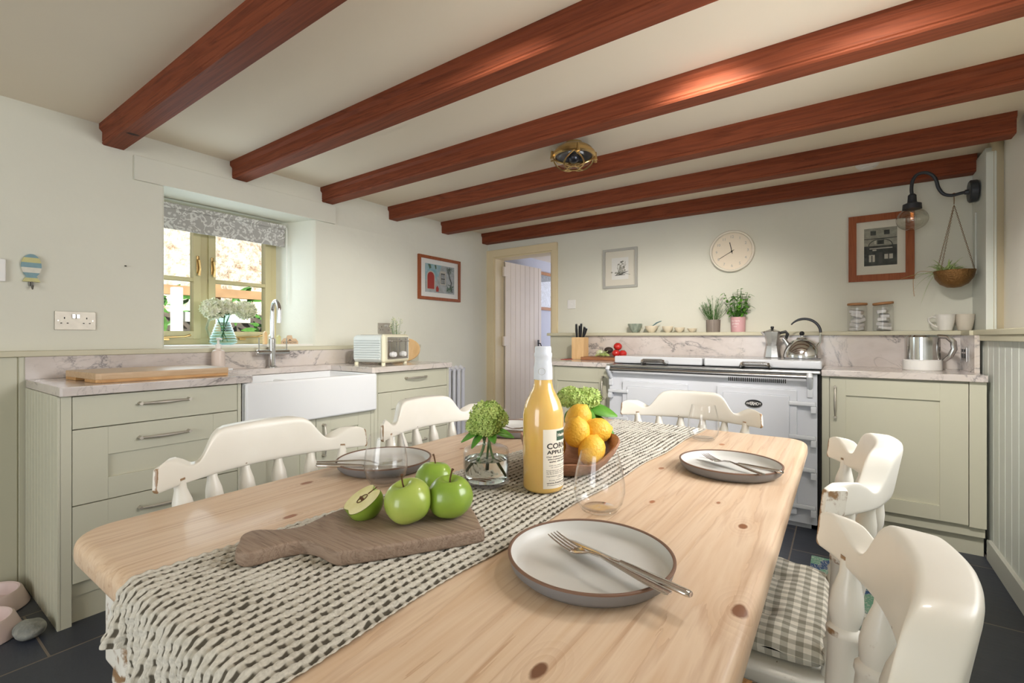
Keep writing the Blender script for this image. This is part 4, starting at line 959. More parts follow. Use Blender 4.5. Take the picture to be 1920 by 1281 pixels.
# ------------------------------------------------------------------ pictures, clock, switches
def frame(name, c, w, h, fw, fm, matm, label, axis, art, depth=.02, inner=None, inner_m='paper', glassy=True):
    """picture hung on a wall; local u to the right, v up, built facing the room"""
    c = Vector(c)
    if axis == 'y': M0 = Matrix(((1, 0, 0, c.x), (0, 0, -1, c.y), (0, 1, 0, c.z), (0, 0, 0, 1)))         # faces -Y
    else: M0 = Matrix(((0, 0, 1, c.x), (1, 0, 0, c.y), (0, 1, 0, c.z), (0, 0, 0, 1)))                     # faces +X, u = +Y
    t = empty(name, c, label, 'picture'); b = MB()
    o_ = [(-w / 2, -h / 2), (w / 2, -h / 2), (w / 2, h / 2), (-w / 2, h / 2)]; i_ = [(-w / 2 + fw, -h / 2 + fw), (w / 2 - fw, -h / 2 + fw), (w / 2 - fw, h / 2 - fw), (-w / 2 + fw, h / 2 - fw)]
    bm = b.bm; vs_ = {}
    def V(k, i, z):
        if (k, i, z) not in vs_: p = (o_ if k == 'o' else i_)[i]; vs_[(k, i, z)] = bm.verts.new(M0 @ Vector((p[0], p[1], z)))
        return vs_[(k, i, z)]
    for i in range(4):
        j = (i + 1) % 4
        bm.faces.new((V('o', i, depth), V('o', j, depth), V('i', j, depth), V('i', i, depth)))
        bm.faces.new((V('o', i, 0), V('o', j, 0), V('o', j, depth), V('o', i, depth)))
        bm.faces.new((V('i', i, 0), V('i', j, 0), V('i', j, depth), V('i', i, depth)))
        bm.faces.new((V('o', i, 0), V('o', j, 0), V('i', j, 0), V('i', i, 0)))
    obj('frame', b, fm, t, smooth=0)
    b = MB(); b.box(-w / 2 + fw - .001, -h / 2 + fw - .001, .001, w / 2 - fw + .001, h / 2 - fw + .001, .008, M=M0); obj('mount', b, matm, t, smooth=0)
    if art:
        p = None
        for k, (m, shapes) in enumerate(art):
            b = MB()
            for s in shapes:
                if s[0] == 'r': b.box(s[1], s[2], .0075, s[3], s[4], .0085 + k * .0003, M=M0)
                elif s[0] == 'p': b.prism(s[1], .0075, .0085 + k * .0003, M=M0)
                elif s[0] == 'l': b.tube([M0 @ Vector((x, y, .0085 + k * .0003)) for x, y in s[1]], s[2], 5)
            if p is None: p = obj('print', b, m, t, smooth=0)
            else: obj('print_detail', b, m, p, smooth=0)
    if glassy: b = MB(); b.box(-w / 2 + fw - .001, -h / 2 + fw - .001, .012, w / 2 - fw + .001, h / 2 - fw + .001, .0135, M=M0); obj('glass', b, 'glass_picture', t, smooth=0)
    return t
def arch(cx, y0, y1, w, n=12):
    pts = [(cx - w / 2, y0)] + [(cx - w / 2 * cos(pi * k / n), y1 - w / 2 + w / 2 * sin(pi * k / n)) for k in range(n + 1)] + [(cx + w / 2, y0)]
    return pts[:1] + pts[1:]
rnd = random.Random(11)
red = [('pic_grey', [('r', -.185, -.125, .19, .125)]), ('pic_blue', [('r', -.185, -.02, -.04, .125), ('p', [(-.04, .125), (.02, .125), (-.02, .02), (-.04, .02)])]),
       ('picture_light', [('p', arch(-.115, -.10, .065, .105)), ('r', .0, -.05, .075, .075)]), ('pic_red', [('p', arch(-.115, -.095, .055, .085)), ('p', [(-.05, -.115), (-.02, -.115), (-.015, -.09), (-.03, -.06), (-.05, -.08)])]),
       ('pic_ink', [('r', .012, -.04, .064, .055)] + [('l', [(.12, .11), (.115, .06), (.125, .02), (.15, -.02), (.14, -.06), (.16, -.11)], .005)]), ('pic_grey', [('r', .018, .01, .034, .045), ('r', .042, .01, .058, .045), ('r', .018, -.035, .034, .0), ('r', .042, -.035, .058, .0)]),
       ('pic_green', [('l', [(.08 + rnd.random() * .1, -.115 + rnd.random() * .07)] + [(.08 + rnd.random() * .1, -.115 + rnd.random() * .08)], .0016) for _ in range(30)] + [('l', [(.09 + rnd.random() * .09, .05 + rnd.random() * .07)] + [(.09 + rnd.random() * .09, .05 + rnd.random() * .07)], .0012) for _ in range(16)] + [('p', [(-.15, .12), (-.12, .12), (-.11, .09), (-.13, .08)]), ('p', [(-.07, .12), (-.05, .12), (-.045, .09), (-.06, .085)])])]
frame('framed_print', (-2.97, 3.085, 1.613), .535, .385, .026, 'frame_wood', 'paper_white', 'red-wood framed print of a red arched door, hung by the doorway', 'x', red)
rnd = random.Random(12)
fl = [('paper_white', [('r', -.075, -.095, .075, .09)]), ('picture_mid', [('l', [(rnd.gauss(0, .012), -.06)] + [(rnd.gauss(0, .03), rnd.uniform(-.03, .06))], .0012) for _ in range(22)] + [('p', [(x + .009 * cos(a), y + .007 * sin(a)) for a in [2 * pi * k / 7 for k in range(7)]]) for x, y in [(rnd.gauss(0, .03), rnd.uniform(-.05, .06)) for _ in range(16)]]),
      ('pic_ink', [('l', [(-.045, -.06), (.045, -.058)], .0025)] + [('l', [(rnd.gauss(0, .025), -.06), (rnd.gauss(0, .03), -.03)], .0014) for _ in range(12)])]
frame('framed_sketch', (-1.540, 3.80, 1.678), .305, .335, .020, 'frame_grey', 'paper', 'small grey-framed flower sketch on the back wall right of the doorway', 'y', fl)
rnd = random.Random(13)
sh = [('picture_mid', [('r', -.083, -.115, .083, .125)]), ('picture_dark', [('r', -.083, -.115, .083, .012)] + [('r', x, .080, x + .028, .108) for x in (-.05, .018)] + [('r', -.083, .055, .083, .060), ('r', -.016, .02, .018, .048)] + [('l', [(-.06 * cos(pi * k / 12), .012 + .042 * sin(pi * k / 12)) for k in range(13)], .0022)]),
      ('picture_light', [('r', -.058, -.09, -.028, -.045), ('r', .02, -.075, .062, -.045), ('r', -.04, -.02, -.02, -.012), ('r', -.055, -.008, .06, -.002), ('r', -.03, .024, -.022, .044)]), ('pic_ink', [('r', -.008, -.1, .010, -.03), ('r', .038, -.08, .044, -.045), ('r', -.046, -.09, -.04, -.05)])]
frame('framed_photograph', (.205, 3.80, 1.663), .330, .425, .042, 'frame_wood', 'paper', 'old black and white street photograph in a wide brown wooden frame', 'y', sh)
frame('framed_picture', (-2.969, 4.93, 1.65), .50, .46, .035, 'frame_wood_light', 'pic_grey', 'pale picture in a wooden frame seen through the doorway', 'x', None)
# clock
t = empty('wall_clock', (-.663, 3.80, 1.728), 'round cream wall clock reading about twenty to twelve on the back wall', 'clock')
Mc = T(-.663, 3.80, 1.728) @ RX(R(90))
b = MB(); b.lathe([(.146, 0), (.153, .006), (.153, .032), (.148, .038), (.140, .036), (.136, .022)], 64, Mc, cap=False); obj('rim', b, 'label_paper', t)
mat('clock_face', (238, 224, 202), .6)
b = MB(); b.lathe([(.142, .0), (.137, .016), (0, .0162)], 64, Mc, cap=False); obj('face', b, 'clock_face', t)
b = MB()
for k in range(1, 13):
    a = pi / 2 - 2 * pi * k / 12; q = text_mb(str(k), .028, .0003); join(b, q, Mc @ T(.107 * cos(a), .107 * sin(a), .0168))
obj('numerals', b, 'frame_grey', t, smooth=0)
for (ang, ln, w, nm) in ((pi / 2 + .21, .068, .0026, 'hour_hand'), (pi / 2 + 2 * pi / 3, .100, .0018, 'minute_hand')):
    b = MB(); b.tube([Mc @ Vector((-.018 * cos(ang), -.018 * sin(ang), .022)), Mc @ Vector((ln * cos(ang), ln * sin(ang), .022))], [w * .8, w], 6); b.lathe([(.005, .018), (.005, .026)], 16, Mc); obj(nm, b, 'ink', t)
b = MB(); b.box(-2.045, 3.79, 1.35, -1.965, 3.80, 1.43, .003); b.box(-2.015, 3.786, 1.385, -1.995, 3.79, 1.395, .001); solo('thermostat_switch', b, 'plastic_white', 'small white switch on the back wall above the knife block', 'switch')
# smoke alarm
b = MB(); b.lathe([(.0, 2.10), (.045, 2.102), (.055, 2.112), (.058, 2.118), (.058, 2.135)], 32, T(.128, 3.50, 0)); b.lathe([(.03, 2.094), (.032, 2.103)], 24, T(.128, 3.50, 0)); solo('smoke_alarm', b, 'plastic_white', 'round white smoke alarm on the ceiling near the back right corner', 'smoke alarm')
# swan-neck wall lamp on the post
t = empty('wall_lamp', (.622, 3.64, 1.91), 'dark metal swan-neck wall lamp with a clear glass globe', 'wall lamp')
b = MB(); b.lathe([(.060, 0), (.062, .003), (.062, .028), (.055, .034), (.015, .035), (.013, .05)], 36, T(.622, 3.64, 1.91) @ RY(R(-90))); obj('wall_rose', b, 'lamp_metal', t)
pts = [(.60, 3.64, 1.91), (.56, 3.64, 1.908), (.52, 3.64, 1.902), (.485, 3.64, 1.915), (.462, 3.64, 1.955), (.452, 3.64, 2.0), (.435, 3.64, 2.035), (.405, 3.64, 2.055), (.37, 3.64, 2.052), (.348, 3.64, 2.02), (.342, 3.64, 1.97), (.345, 3.64, 1.93)]
def smoothpts(P, n=4):
    P = [Vector(p) for p in P]; out = []
    for i in range(len(P) - 1):
        a, b_, c, d = P[max(i - 1, 0)], P[i], P[i + 1], P[min(i + 2, len(P) - 1)]
        for k in range(n): s = k / n; out.append(.5 * ((2 * b_) + (c - a) * s + (2 * a - 5 * b_ + 4 * c - d) * s * s + (3 * b_ - a - 3 * c + d) * s ** 3))
    return out + [P[-1]]
b = MB(); b.tube(smoothpts(pts), .009, 12); obj('arm', b, 'lamp_metal', t)
b = MB(); b.lathe([(.013, 1.94), (.020, 1.932), (.022, 1.895), (.025, 1.888), (.044, 1.880), (.046, 1.850), (.040, 1.848)], 32, T(.345, 3.64, 0)); obj('holder', b, 'lamp_metal', t)
b = MB(); b.lathe([(.038, 1.852)] + [(.076 * sin(a), 1.790 + .066 * cos(a)) for a in [.5 + k * (pi - .9) / 20 for k in range(21)]] + [(.022, 1.727), (0, 1.727)], 40, T(.345, 3.64, 0), cap=False); obj('glass_globe', b, 'glass_globe', t)
b = MB(); b.lathe([(.012, 1.85), (.012, 1.83), (.022, 1.80), (.020, 1.775), (0, 1.765)], 20, T(.345, 3.64, 0)); bu = obj('bulb', b, 'glass_thin', t)
b = MB(); b.tube([(.338 + .014 * (i % 2), 3.64, 1.83 - .005 * i) for i in range(9)], .0012, 5); obj('filament', b, 'filament', bu)
# hanging planter from the lamp arm
t = empty('hanging_planter', (.528, 3.64, 1.375), 'hammered bronze bowl planter hung by three chains from the lamp arm', 'planter')
M0 = T(.528, 3.64, 1.372); b = MB()
b.lathe([(0, 0), (.03, .004), (.060, .022), (.082, .055), (.092, .098), (.089, .098), (.078, .056), (.055, .026), (0, .008)], 44, M0); obj('bowl', b, 'bronze', t)
b = MB(); b.lathe([(0, .078), (.084, .078)], 30, M0, cap=False); obj('soil', b, 'soil', t)
for a in (.15, 2.45, 3.9):
    p1 = M0 @ Vector((.089 * cos(a), .089 * sin(a), .097)); p0 = Vector((.528, 3.64, 1.845)); b = MB(); n = 42
    for k in range(n):
        c = p0.lerp(p1, (k + .5) / n); d = (p1 - p0).normalized(); s = d.cross(Vector((0, 1, 0) if k % 2 else (1, 0, .2))).normalized(); L = (p1 - p0).length / n * .68
        b.tube([c + d * L * cos(q) + s * .0032 * sin(q) for q in [2 * pi * j / 8 for j in range(9)]], .0009, 4, cap=False)
    obj('chain', b, 'bronze', t)
b = MB(); b.tube([(.528, 3.64, 1.895), (.5285, 3.64, 1.872), (.528, 3.64, 1.850)], .002, 6); b.tube([(.528 + .009 * cos(q), 3.64, 1.903 + .010 * sin(q)) for q in [pi * j / 8 for j in range(-2, 11)]], .002, 6); obj('hook', b, 'bronze', t)
t = empty('spider_plant', (.528, 3.64, 1.45), 'spider plant with long drooping leaves growing in the hanging bronze bowl', 'plant')
rnd = random.Random(21); b = MB()
def blade(b, p0, dirv, L, w, droop):
    n = 9; prev = None; dirv = Vector(dirv).normalized(); side = dirv.cross(Vector((0, 0, 1))).normalized()
    for i in range(n + 1):
        f = i / n; p = Vector(p0) + Vector((dirv.x, dirv.y, 0)) * L * f + Vector((0, 0, 1)) * L * (dirv.z * f - droop * f * f); ww = w * (1 - f ** 2) + .0004
        row = [b.bm.verts.new(p - side * ww), b.bm.verts.new(p - Vector((0, 0, ww * .6))), b.bm.verts.new(p + side * ww)]
        if prev:
            for k in range(2): b.bm.faces.new((prev[k], prev[k + 1], row[k + 1], row[k]))
        prev = row
for i in range(44):
    a = rnd.uniform(0, 6.28); blade(b, (.505 + rnd.uniform(-.025, .025), 3.64 + rnd.uniform(-.02, .02), 1.45), (cos(a), sin(a) * .6, rnd.uniform(.9, 2.2)), rnd.uniform(.10, .18), .0055, rnd.uniform(.3, 1.0))
for (dx, dz, L, dr) in ((-1, .7, .17, .75), (-1, .35, .22, .42), (-1, .9, .14, 1.9), (-1, .5, .16, 1.1)): blade(b, (.48, 3.63, 1.45), (dx, rnd.uniform(-.4, .2), dz), L, .004, dr)
obj('leaves', b, 'spider_leaf', t, smooth=0)
b = MB(); b.tube(smoothpts([(.46, 3.62, 1.46), (.38, 3.61, 1.475), (.35, 3.61, 1.44), (.348, 3.61, 1.38), (.352, 3.61, 1.33)]), .0012, 5)
for k in range(12): q = Vector((.35, 3.61, 1.44 - k * .01)); b.leaf(q, q + Vector((.01 * (-1) ** k, 0, -.008)), .002, n=2)
obj('runner_stem', b, 'straw', t, smooth=0)
# brass bulkhead light on the ceiling
t = empty('bulkhead_light', (-1.175, 2.25, CZ - .11), 'round brass bulkhead ceiling light with a caged glass bowl', 'ceiling light')
Ml = T(-1.175, 2.25, 0); b = MB()
b.lathe([(.045, CZ), (.045, CZ - .018), (.075, CZ - .022), (.098, CZ - .038), (.106, CZ - .055), (.114, CZ - .058), (.116, CZ - .074), (.108, CZ - .080), (.100, CZ - .078)], 48, Ml, cap=False); obj('housing', b, 'brass', t)
b = MB(); b.lathe([(.100, CZ - .076), (.097, CZ - .095), (.080, CZ - .115), (.05, CZ - .127), (0, CZ - .131)], 48, Ml, cap=False); obj('glass_bowl', b, 'glass_thin', t)
mat('dark_reflector', (70, 72, 80), .3, .8); b = MB(); b.lathe([(.098, CZ - .070), (.06, CZ - .045), (0, CZ - .04)], 40, Ml, cap=False); b.ball((-1.175, 2.25, CZ - .08), .03, 2); obj('lamp', b, 'dark_reflector', t)
b = MB()
for k in range(4):
    a = k * pi / 2 + .5
    for s in (-1, 1):
        P = []
        for j in range(15):
            f = j / 14; aa = a + s * 0.95 * (f) * 1.25; rr = .108 * cos(f * pi / 2 * .80); P.append((-1.175 + rr * cos(aa), 2.25 + rr * sin(aa), CZ - .080 - .058 * sin(f * pi / 2)))
        b.tube(P, .0042, 7)
b.tube([(-1.175 + .034 * cos(q), 2.25 + .034 * sin(q), CZ - .136) for q in [2 * pi * j / 24 for j in range(25)]], .004, 7)
obj('cage', b, 'brass', t)
for k in range(4):
    a = k * pi / 2 - .9; c = Vector((-1.175 + .118 * cos(a), 2.25 + .118 * sin(a), CZ - .07)); b = MB(); b.tube([c + Vector((0, 0, .022)), c - Vector((0, 0, .004)), c - Vector((0, 0, .02))], [.006, .008, .011], 10); b.ball(c + Vector((0, 0, -.03)), .009, 2, (1, 1, .5)); obj('wing_nut', b, 'brass', t)
# lamp added over the table, out of view, to light it from above
b = MB(); b.lathe([(.05, CZ - .001), (.062, CZ - .006), (.07, CZ - .001)], 32, T(.10, 1.64, 0), cap=False); solo('added_downlight', b, 'white_paint', 'white ring of an added lamp in the ceiling over the table', 'ceiling light')
light('added_table_light', 'AREA', (.10, 1.64, CZ - .012), (0, 0, 0), 4, (1.0, .93, .84), shape='DISK', size=.12)

b = MB(); b.lathe([(.05, CZ - .001), (.062, CZ - .006), (.07, CZ - .001)], 32, T(-.26, 1.50, 0), cap=False); solo('added_downlight', b, 'white_paint', 'white ring of an added spotlight in the ceiling, aimed at the range and doorway', 'ceiling light')
sp = light('added_spot', 'SPOT', (-.26, 1.50, CZ - .03), (0, 0, 0), 118, (1.0, .94, .86), spot_size=R(60), spot_blend=1.0, shadow_soft_size=.06)  # spotlight added out of view to brighten the back wall and range
sp.rotation_euler = (Vector((-1.2, 3.8, .90)) - Vector(sp.location)).to_track_quat('-Z', 'Y').to_euler()

sp = light('added_spot', 'SPOT', (-.04, 1.50, CZ - .03), (0, 0, 0), 84, (1.0, .97, .92), spot_size=R(50), spot_blend=1.0, shadow_soft_size=.06)  # extra unseen spotlight, added to lift the right corner
sp.rotation_euler = (Vector((.62, 3.1, .85)) - Vector(sp.location)).to_track_quat('-Z', 'Y').to_euler()
b = MB(); b.lathe([(.05, CZ - .001), (.062, CZ - .006), (.07, CZ - .001)], 32, T(-.04, 1.50, 0), cap=False); solo('added_downlight', b, 'white_paint', 'white ring of an added spotlight in the ceiling, aimed at the right corner', 'ceiling light')

sp = light('added_spot', 'SPOT', (-.62, 1.08, CZ - .03), (0, 0, 0), 95, (1.0, .98, .93), spot_size=R(52), spot_blend=1.0, shadow_soft_size=.08)  # added spotlight, brightens the sink and the left wall
sp.rotation_euler = (Vector((-2.9, 2.3, .85)) - Vector(sp.location)).to_track_quat('-Z', 'Y').to_euler()
b = MB(); b.lathe([(.05, CZ - .001), (.062, CZ - .006), (.07, CZ - .001)], 32, T(-.62, 1.08, 0), cap=False); solo('added_downlight', b, 'white_paint', 'white ring of an added spotlight in the ceiling, aimed at the butler sink', 'ceiling light')

# ------------------------------------------------------------------ window sill things
t = empty('hydrangea_jug', (-3.13, 1.325, 1.045), 'ribbed clear glass jug of white hydrangeas on the window sill', 'vase')
M0 = T(-3.13, 1.345, 1.045); pr = [(.05, 0), (.062, .006)]
for k in range(9): z = .012 + k * .0165; r = .075 - .0052 * k + (.001 if k < 3 else 0); pr += [(r - .003, z), (r, z + .006), (r, z + .010), (r - .003, z + .0145)]
pr += [(.034, .165), (.036, .18), (.042, .188)]
b = MB(); b.lathe(pr, 40, M0, cap=False); b.lathe([(0, .004), (.05, .004)], 30, M0, cap=False); obj('jug', b, 'glass_green', t, solid=.003)
b = MB(); b.tube([M0 @ Vector(p) for p in ((-.01, -.036, .165), (-.01, -.075, .15), (-.01, -.09, .10), (-.01, -.07, .045))], .006, 10); obj('handle', b, 'glass_green', t)
b = MB()
for p in ((.0, -.02), (.01, .02), (-.01, .0)): b.tube([M0 @ Vector((p[0], p[1], .02)), M0 @ Vector((-p[0], -p[1], .14)), M0 @ Vector((-p[0] * 2, -p[1] * 2.4, .21))], .003, 6)
for (a, c) in ((.3, (0, .0, .20)), (2.0, (.0, -.03, .185)), (4.4, (.01, .03, .205)), (5.4, (.01, -.01, .19))): q = M0 @ Vector(c); b.leaf(q, q + Vector((.03 * cos(a) + .02, .045 * sin(a), -.015)), .018, (1, 0, .3))
obj('stems', b, 'leaf', t, solid=.001)
def flowerhead(c, r, m, parent, name='flower_head', seed=0, sc=(1, 1, .85), n=170, petal=.30, bead=True):
    """a mophead of many small four-petalled florets, each tilted its own way, with beads between"""
    rnd = random.Random(seed); b = MB(); c = Vector(c); b.ball(c, r * .55, 1, sc)
    for i in range(n):
        z = 1 - 2 * (i + .5) / n; a = i * 2.39996; s_ = sqrt(1 - z * z); d0 = Vector((s_ * cos(a), s_ * sin(a), z)); lump = 1 + .12 * noise.noise(d0 * 2.6 + Vector((seed, 0, 0)))
        p = c + Vector((d0.x * sc[0], d0.y * sc[1], d0.z * sc[2])) * r * lump * rnd.uniform(.86, 1.04)
        d = (d0 + Vector((rnd.uniform(-1, 1), rnd.uniform(-1, 1), rnd.uniform(-1, 1))) * .55).normalized(); u = d.cross(Vector((.3, .2, 1))).normalized(); w = d.cross(u); ph = rnd.random() * 3
        if bead and i % 2:
            b.ball(p, r * .075 * rnd.uniform(.8, 1.3), 1); continue
        L = r * petal * rnd.uniform(.6, 1.0)
        for k in range(4):
            aa = ph + k * pi / 2; e1 = (u * cos(aa) + w * sin(aa)); e2 = (u * cos(aa + .62) + w * sin(aa + .62)); e3 = (u * cos(aa - .62) + w * sin(aa - .62)); up = d * L * rnd.uniform(.15, .6)
            q = [b.bm.verts.new(p), b.bm.verts.new(p + e3 * L * .68 + up * .4), b.bm.verts.new(p + e1 * L + up), b.bm.verts.new(p + e2 * L * .68 + up * .4)]; b.bm.faces.new(q)
    return obj(name, b, m, parent, smooth=0)
flowerhead((-3.12, 1.285, 1.262), .062, 'white_floret', t, seed=1, sc=(1, 1.05, .9), n=240, bead=False); flowerhead((-3.12, 1.36, 1.272), .05, 'white_floret', t, seed=2, n=200, bead=False); flowerhead((-3.13, 1.475, 1.262), .060, 'white_floret', t, seed=3, n=240, bead=False)
t = empty('house_sign', (-3.08, 1.76, 1.044), 'small pale wooden house-shaped sign standing at the right end of the sill', 'sign')
Mh = T(-3.07, 1.735, 1.031) @ RZ(R(75)) @ RX(R(90)); b = MB(); b.prism([(-.055, 0), (.055, 0), (.055, .03), (.04, .05), (.02, .05), (.015, .072), (-.012, .072), (-.02, .052), (-.035, .052), (-.05, .03)], -.008, .008, M=Mh, bev=.001); obj('board', b, 'bamboo_top', t)
b = join(MB(), text_mb("KERNOW", .020, .0003), Mh @ T(.002, .022, .0083)); b.prism([(-.01, .036), (.014, .036), (.002, .046)], .008, .0086, M=Mh); obj('lettering', b, 'ink', t, smooth=0)
for k, (y, h, m) in enumerate(((1.565, .075, 'beech'), (1.600, .055, 'bowl_cream'), (1.655, .05, 'fish_yellow'))):
    b = MB(); b.box(-3.09, y, 1.044, -3.065, y + .02, 1.044 + h, .002); b.prism([(y, 1.043 + h), (y + .02, 1.043 + h), (y + .01, 1.055 + h)], -3.088, -3.067, M=Matrix(((0, 0, 1, 0), (1, 0, 0, 0), (0, 1, 0, 0), (0, 0, 0, 1)))); solo('wooden_house', b, m, ['tall slim wooden block house on the sill behind the tap', 'cream block house right beside the tallest one on the sill', 'short yellow block house next to the wooden sign'][k], 'ornament', 'block houses on the sill')
# floor things by the left units
def petbowl(c, label):
    b = MB(); b.lathe([(.125, 0), (.128, .004), (.105, .065), (.098, .070), (.092, .066), (.080, .022), (0, .018)], 48, T(*c)); solo('pet_bowl', b, 'pink_plastic', label, 'bowl', 'pet bowls on the floor')
petbowl((-2.545, .262, 0), 'pale pink pet bowl on the slate floor, the nearer of the two'); petbowl((-2.785, .318, 0), 'pale pink pet bowl half hidden behind the nearer one')
b = MB(); b.ball((-2.415, .385, .029), .070, 4, (.9, .60, .41), .12, 1.6); solo('sea_pebble', b, 'stone', 'smooth grey speckled stone beside the pet bowl on the floor', 'stone')
b = MB(); b.box(-.12, 2.15, 0, .13, 2.75, .012, .004); solo('patterned_mat', b, 'mat_pattern', 'green and blue squiggle-patterned mat on the slate floor by the right-hand chairs', 'mat')

# ================================================================== TABLE
TZ = .76
def rrect(x0, y0, x1, y1, r, n=8):
    P = []
    for (cx, cy, a0) in ((x1 - r, y1 - r, 0), (x0 + r, y1 - r, 90), (x0 + r, y0 + r, 180), (x1 - r, y0 + r, 270)):
        for k in range(n + 1): a = R(a0 + 90 * k / n); P.append((cx + r * cos(a), cy + r * sin(a)))
    return P
t = empty('dining_table', (-.58, 1.0, 0), 'long farmhouse dining table with a knotty pine top and chunky cream legs', 'table')
b = MB(); b.prism(rrect(-1.078, .213, -.085, 1.79, .065), .712, TZ, bev=.017, seg=5); obj('tabletop', b, 'pine', t, smooth=50)
b = MB()
b.box(-1.0, .31, .60, -.97, 1.70, .712); b.box(-.19, .31, .60, -.16, 1.70, .712); b.box(-.98, .29, .60, -.18, .32, .712); b.box(-.98, 1.68, .60, -.18, 1.71, .712); obj('apron', b, 'chair_paint', t)
for (x, y) in ((-.955, .305), (-.205, .305), (-.955, 1.70), (-.205, 1.70)):
    b = MB(); b.prism([(x + p, y + q) for p, q in rrect(-.058, -.058, .058, .058, .022, 5)], .555, .712, bev=.004)
    b.lathe([(.030, 0), (.040, .02), (.036, .04), (.028, .06), (.034, .09), (.050, .14), (.058, .22), (.056, .30), (.044, .38), (.034, .41), (.048, .425), (.050, .44), (.036, .455), (.040, .48), (.054, .51), (.058, .535), (.056, .556)], 32, T(x, y, 0)); obj('leg', b, 'chair_paint', t)

# ================================================================== CHAIRS
def crest_top(s):
    P = [(0, .876), (.34, .874), (.42, .869), (.47, .858), (.51, .842), (.55, .824), (.59, .812), (.64, .806), (.70, .808), (.78, .820), (.88, .831), (.95, .832), (1, .825)]
    s = abs(s)
    for (a, u), (c, v) in zip(P, P[1:]):
        if s <= c: f = (s - a) / (c - a); return u + (v - u) * f
    return P[-1][1]
def crest_xy(s):
    th = s * .64; Rr = .245 / sin(.64); return Rr * sin(th), -.17 - (Rr * cos(th) - Rr * cos(.64)), th
def make_chair(label):
    t = empty('dining_chair', (0, 0, 0), label, 'chair', 'cream spindle-back chairs')
    b = MB(); P = []
    for k in range(48):
        a = 2 * pi * k / 48; c, s = cos(a), sin(a); w = .225 + .012 * s; e = .42; P.append((w * math.copysign(abs(c) ** e, c), .212 * math.copysign(abs(s) ** e, s)))
    b.prism(P, .412, .448, bev=.010, seg=3); obj('seat', b, 'chair_paint', t, smooth=50, world=False)
    b = MB(); bm = b.bm; rings = []; N = 64
    for i in range(-2, N + 3):
        s = max(-1, min(1, -1 + 2 * i / N)); x, y, th = crest_xy(s); zt = crest_top(s); zb = .772 - .002 * (1 - s * s); sc_ = 1.0
        if i in (-2, N + 2): sc_ = .86
        elif i in (-1, N + 1): sc_ = .95
        off = {-2: -.008, -1: -.005, N + 1: .005, N + 2: .008}.get(i, 0)
        zc = (zt + zb) / 2; hz = (zt - zb) / 2 * sc_; ring = []
        for k in range(28):
            a = 2 * pi * k / 28; c, s_ = cos(a), sin(a); zz = zc + hz * math.copysign(abs(s_) ** .28, s_)
            lean = -.14 * (zz - .772); th_ = (.0215 + .05 * max(0, zz - .80)) * sc_
            d = lean + th_ * math.copysign(abs(c) ** .32, c)
            ring.append(bm.verts.new(Vector((x + off * cos(th) + sin(th) * -d * -1, y - off * sin(th) * -1 * -1 + cos(th) * d, zz))))
        rings.append(ring)
    for a_, c_ in zip(rings, rings[1:]):
        for k in range(28): bm.faces.new((a_[k], a_[(k + 1) % 28], c_[(k + 1) % 28], c_[k]))
    bm.faces.new(rings[0][::-1]); bm.faces.new(rings[-1]); obj('crest_rail', b, 'chair_paint', t, smooth=42, world=False)
    prof = [(0, .019), (.02, .020), (.13, .0195), (.15, .021), (.165, .0175), (.19, .020), (.215, .0215), (.235, .0165), (.25, .0185), (.27, .0175), (.60, .0195), (.68, .0205), (.695, .024), (.715, .024), (.73, .018), (.76, .0215), (.80, .0235), (.86, .021), (.93, .0135), (.97, .0115), (1.0, .0115)]
    for k in range(6):
        s = -.82 + 1.64 * k / 5; x, y, th = crest_xy(s); p1 = Vector((x * .985, y, .785)); p0 = Vector((x * .82, -.178 + .03 * (s * s) - .012, .44)); ax = p1 - p0; q = ax.to_track_quat('Z', 'Y').to_matrix().to_4x4()
        wd = .92 if 0 < k < 5 else 1.0
        b = MB(); b.lathe([(r * wd * (.88 if r > .012 else 1), f * ax.length) for f, r in prof], 20, T(*p0) @ q); obj('spindle', b, 'chair_paint', t, smooth=50, world=False)
    lp = [(0, .013), (.03, .016), (.10, .020), (.20, .023), (.27, .019), (.285, .024), (.30, .024), (.32, .018), (.50, .023), (.64, .026), (.72, .020), (.735, .025), (.755, .025), (.78, .019), (.90, .022), (1, .020)]
    feet = []
    for (sx, sy) in ((-1, 1), (1, 1), (-1, -1), (1, -1)):
        p0 = Vector((sx * .215, sy * .205 - .005, 0)); p1 = Vector((sx * .165, sy * .145, .415)); ax = p1 - p0; q = ax.to_track_quat('Z', 'Y').to_matrix().to_4x4(); feet.append((p0, p1))
        b = MB(); b.lathe([(r, f * ax.length) for f, r in lp], 20, T(*p0) @ q); obj('leg', b, 'chair_paint', t, smooth=50, world=False)
    def st(a, c): b = MB(); L = (c - a); b.tube([a, a + L * .2, a + L * .5, a + L * .8, c], [.008, .012, .015, .012, .008], 12); obj('stretcher', b, 'chair_paint', t, world=False)
    mids = [p0.lerp(p1, .42) for p0, p1 in feet]; st(mids[0], mids[2]); st(mids[1], mids[3]); st((mids[0] + mids[2]) / 2, (mids[1] + mids[3]) / 2)
    return t
ch = make_chair('cream spindle-back chair at the left side of the table, nearest the camera'); ch.location = (-.975, .617, 0); ch.rotation_euler = (0, 0, R(-90))
dup(ch, (-.975, 1.19, 0), R(-90), 'cream spindle-back chair on the table\'s left, the farther one, before the toaster unit')
dup(ch, (-.483, 1.675, 0), R(180), 'cream spindle-back chair at the far end of the table in front of the range cooker')
dup(ch, (-.185, 1.245, 0), R(90), 'cream spindle-back chair at the right side of the table with the gingham cushion')
dup(ch, (-.185, .600, 0), R(90), 'cream chair closest to the camera, its big curved rail in the lower right corner')
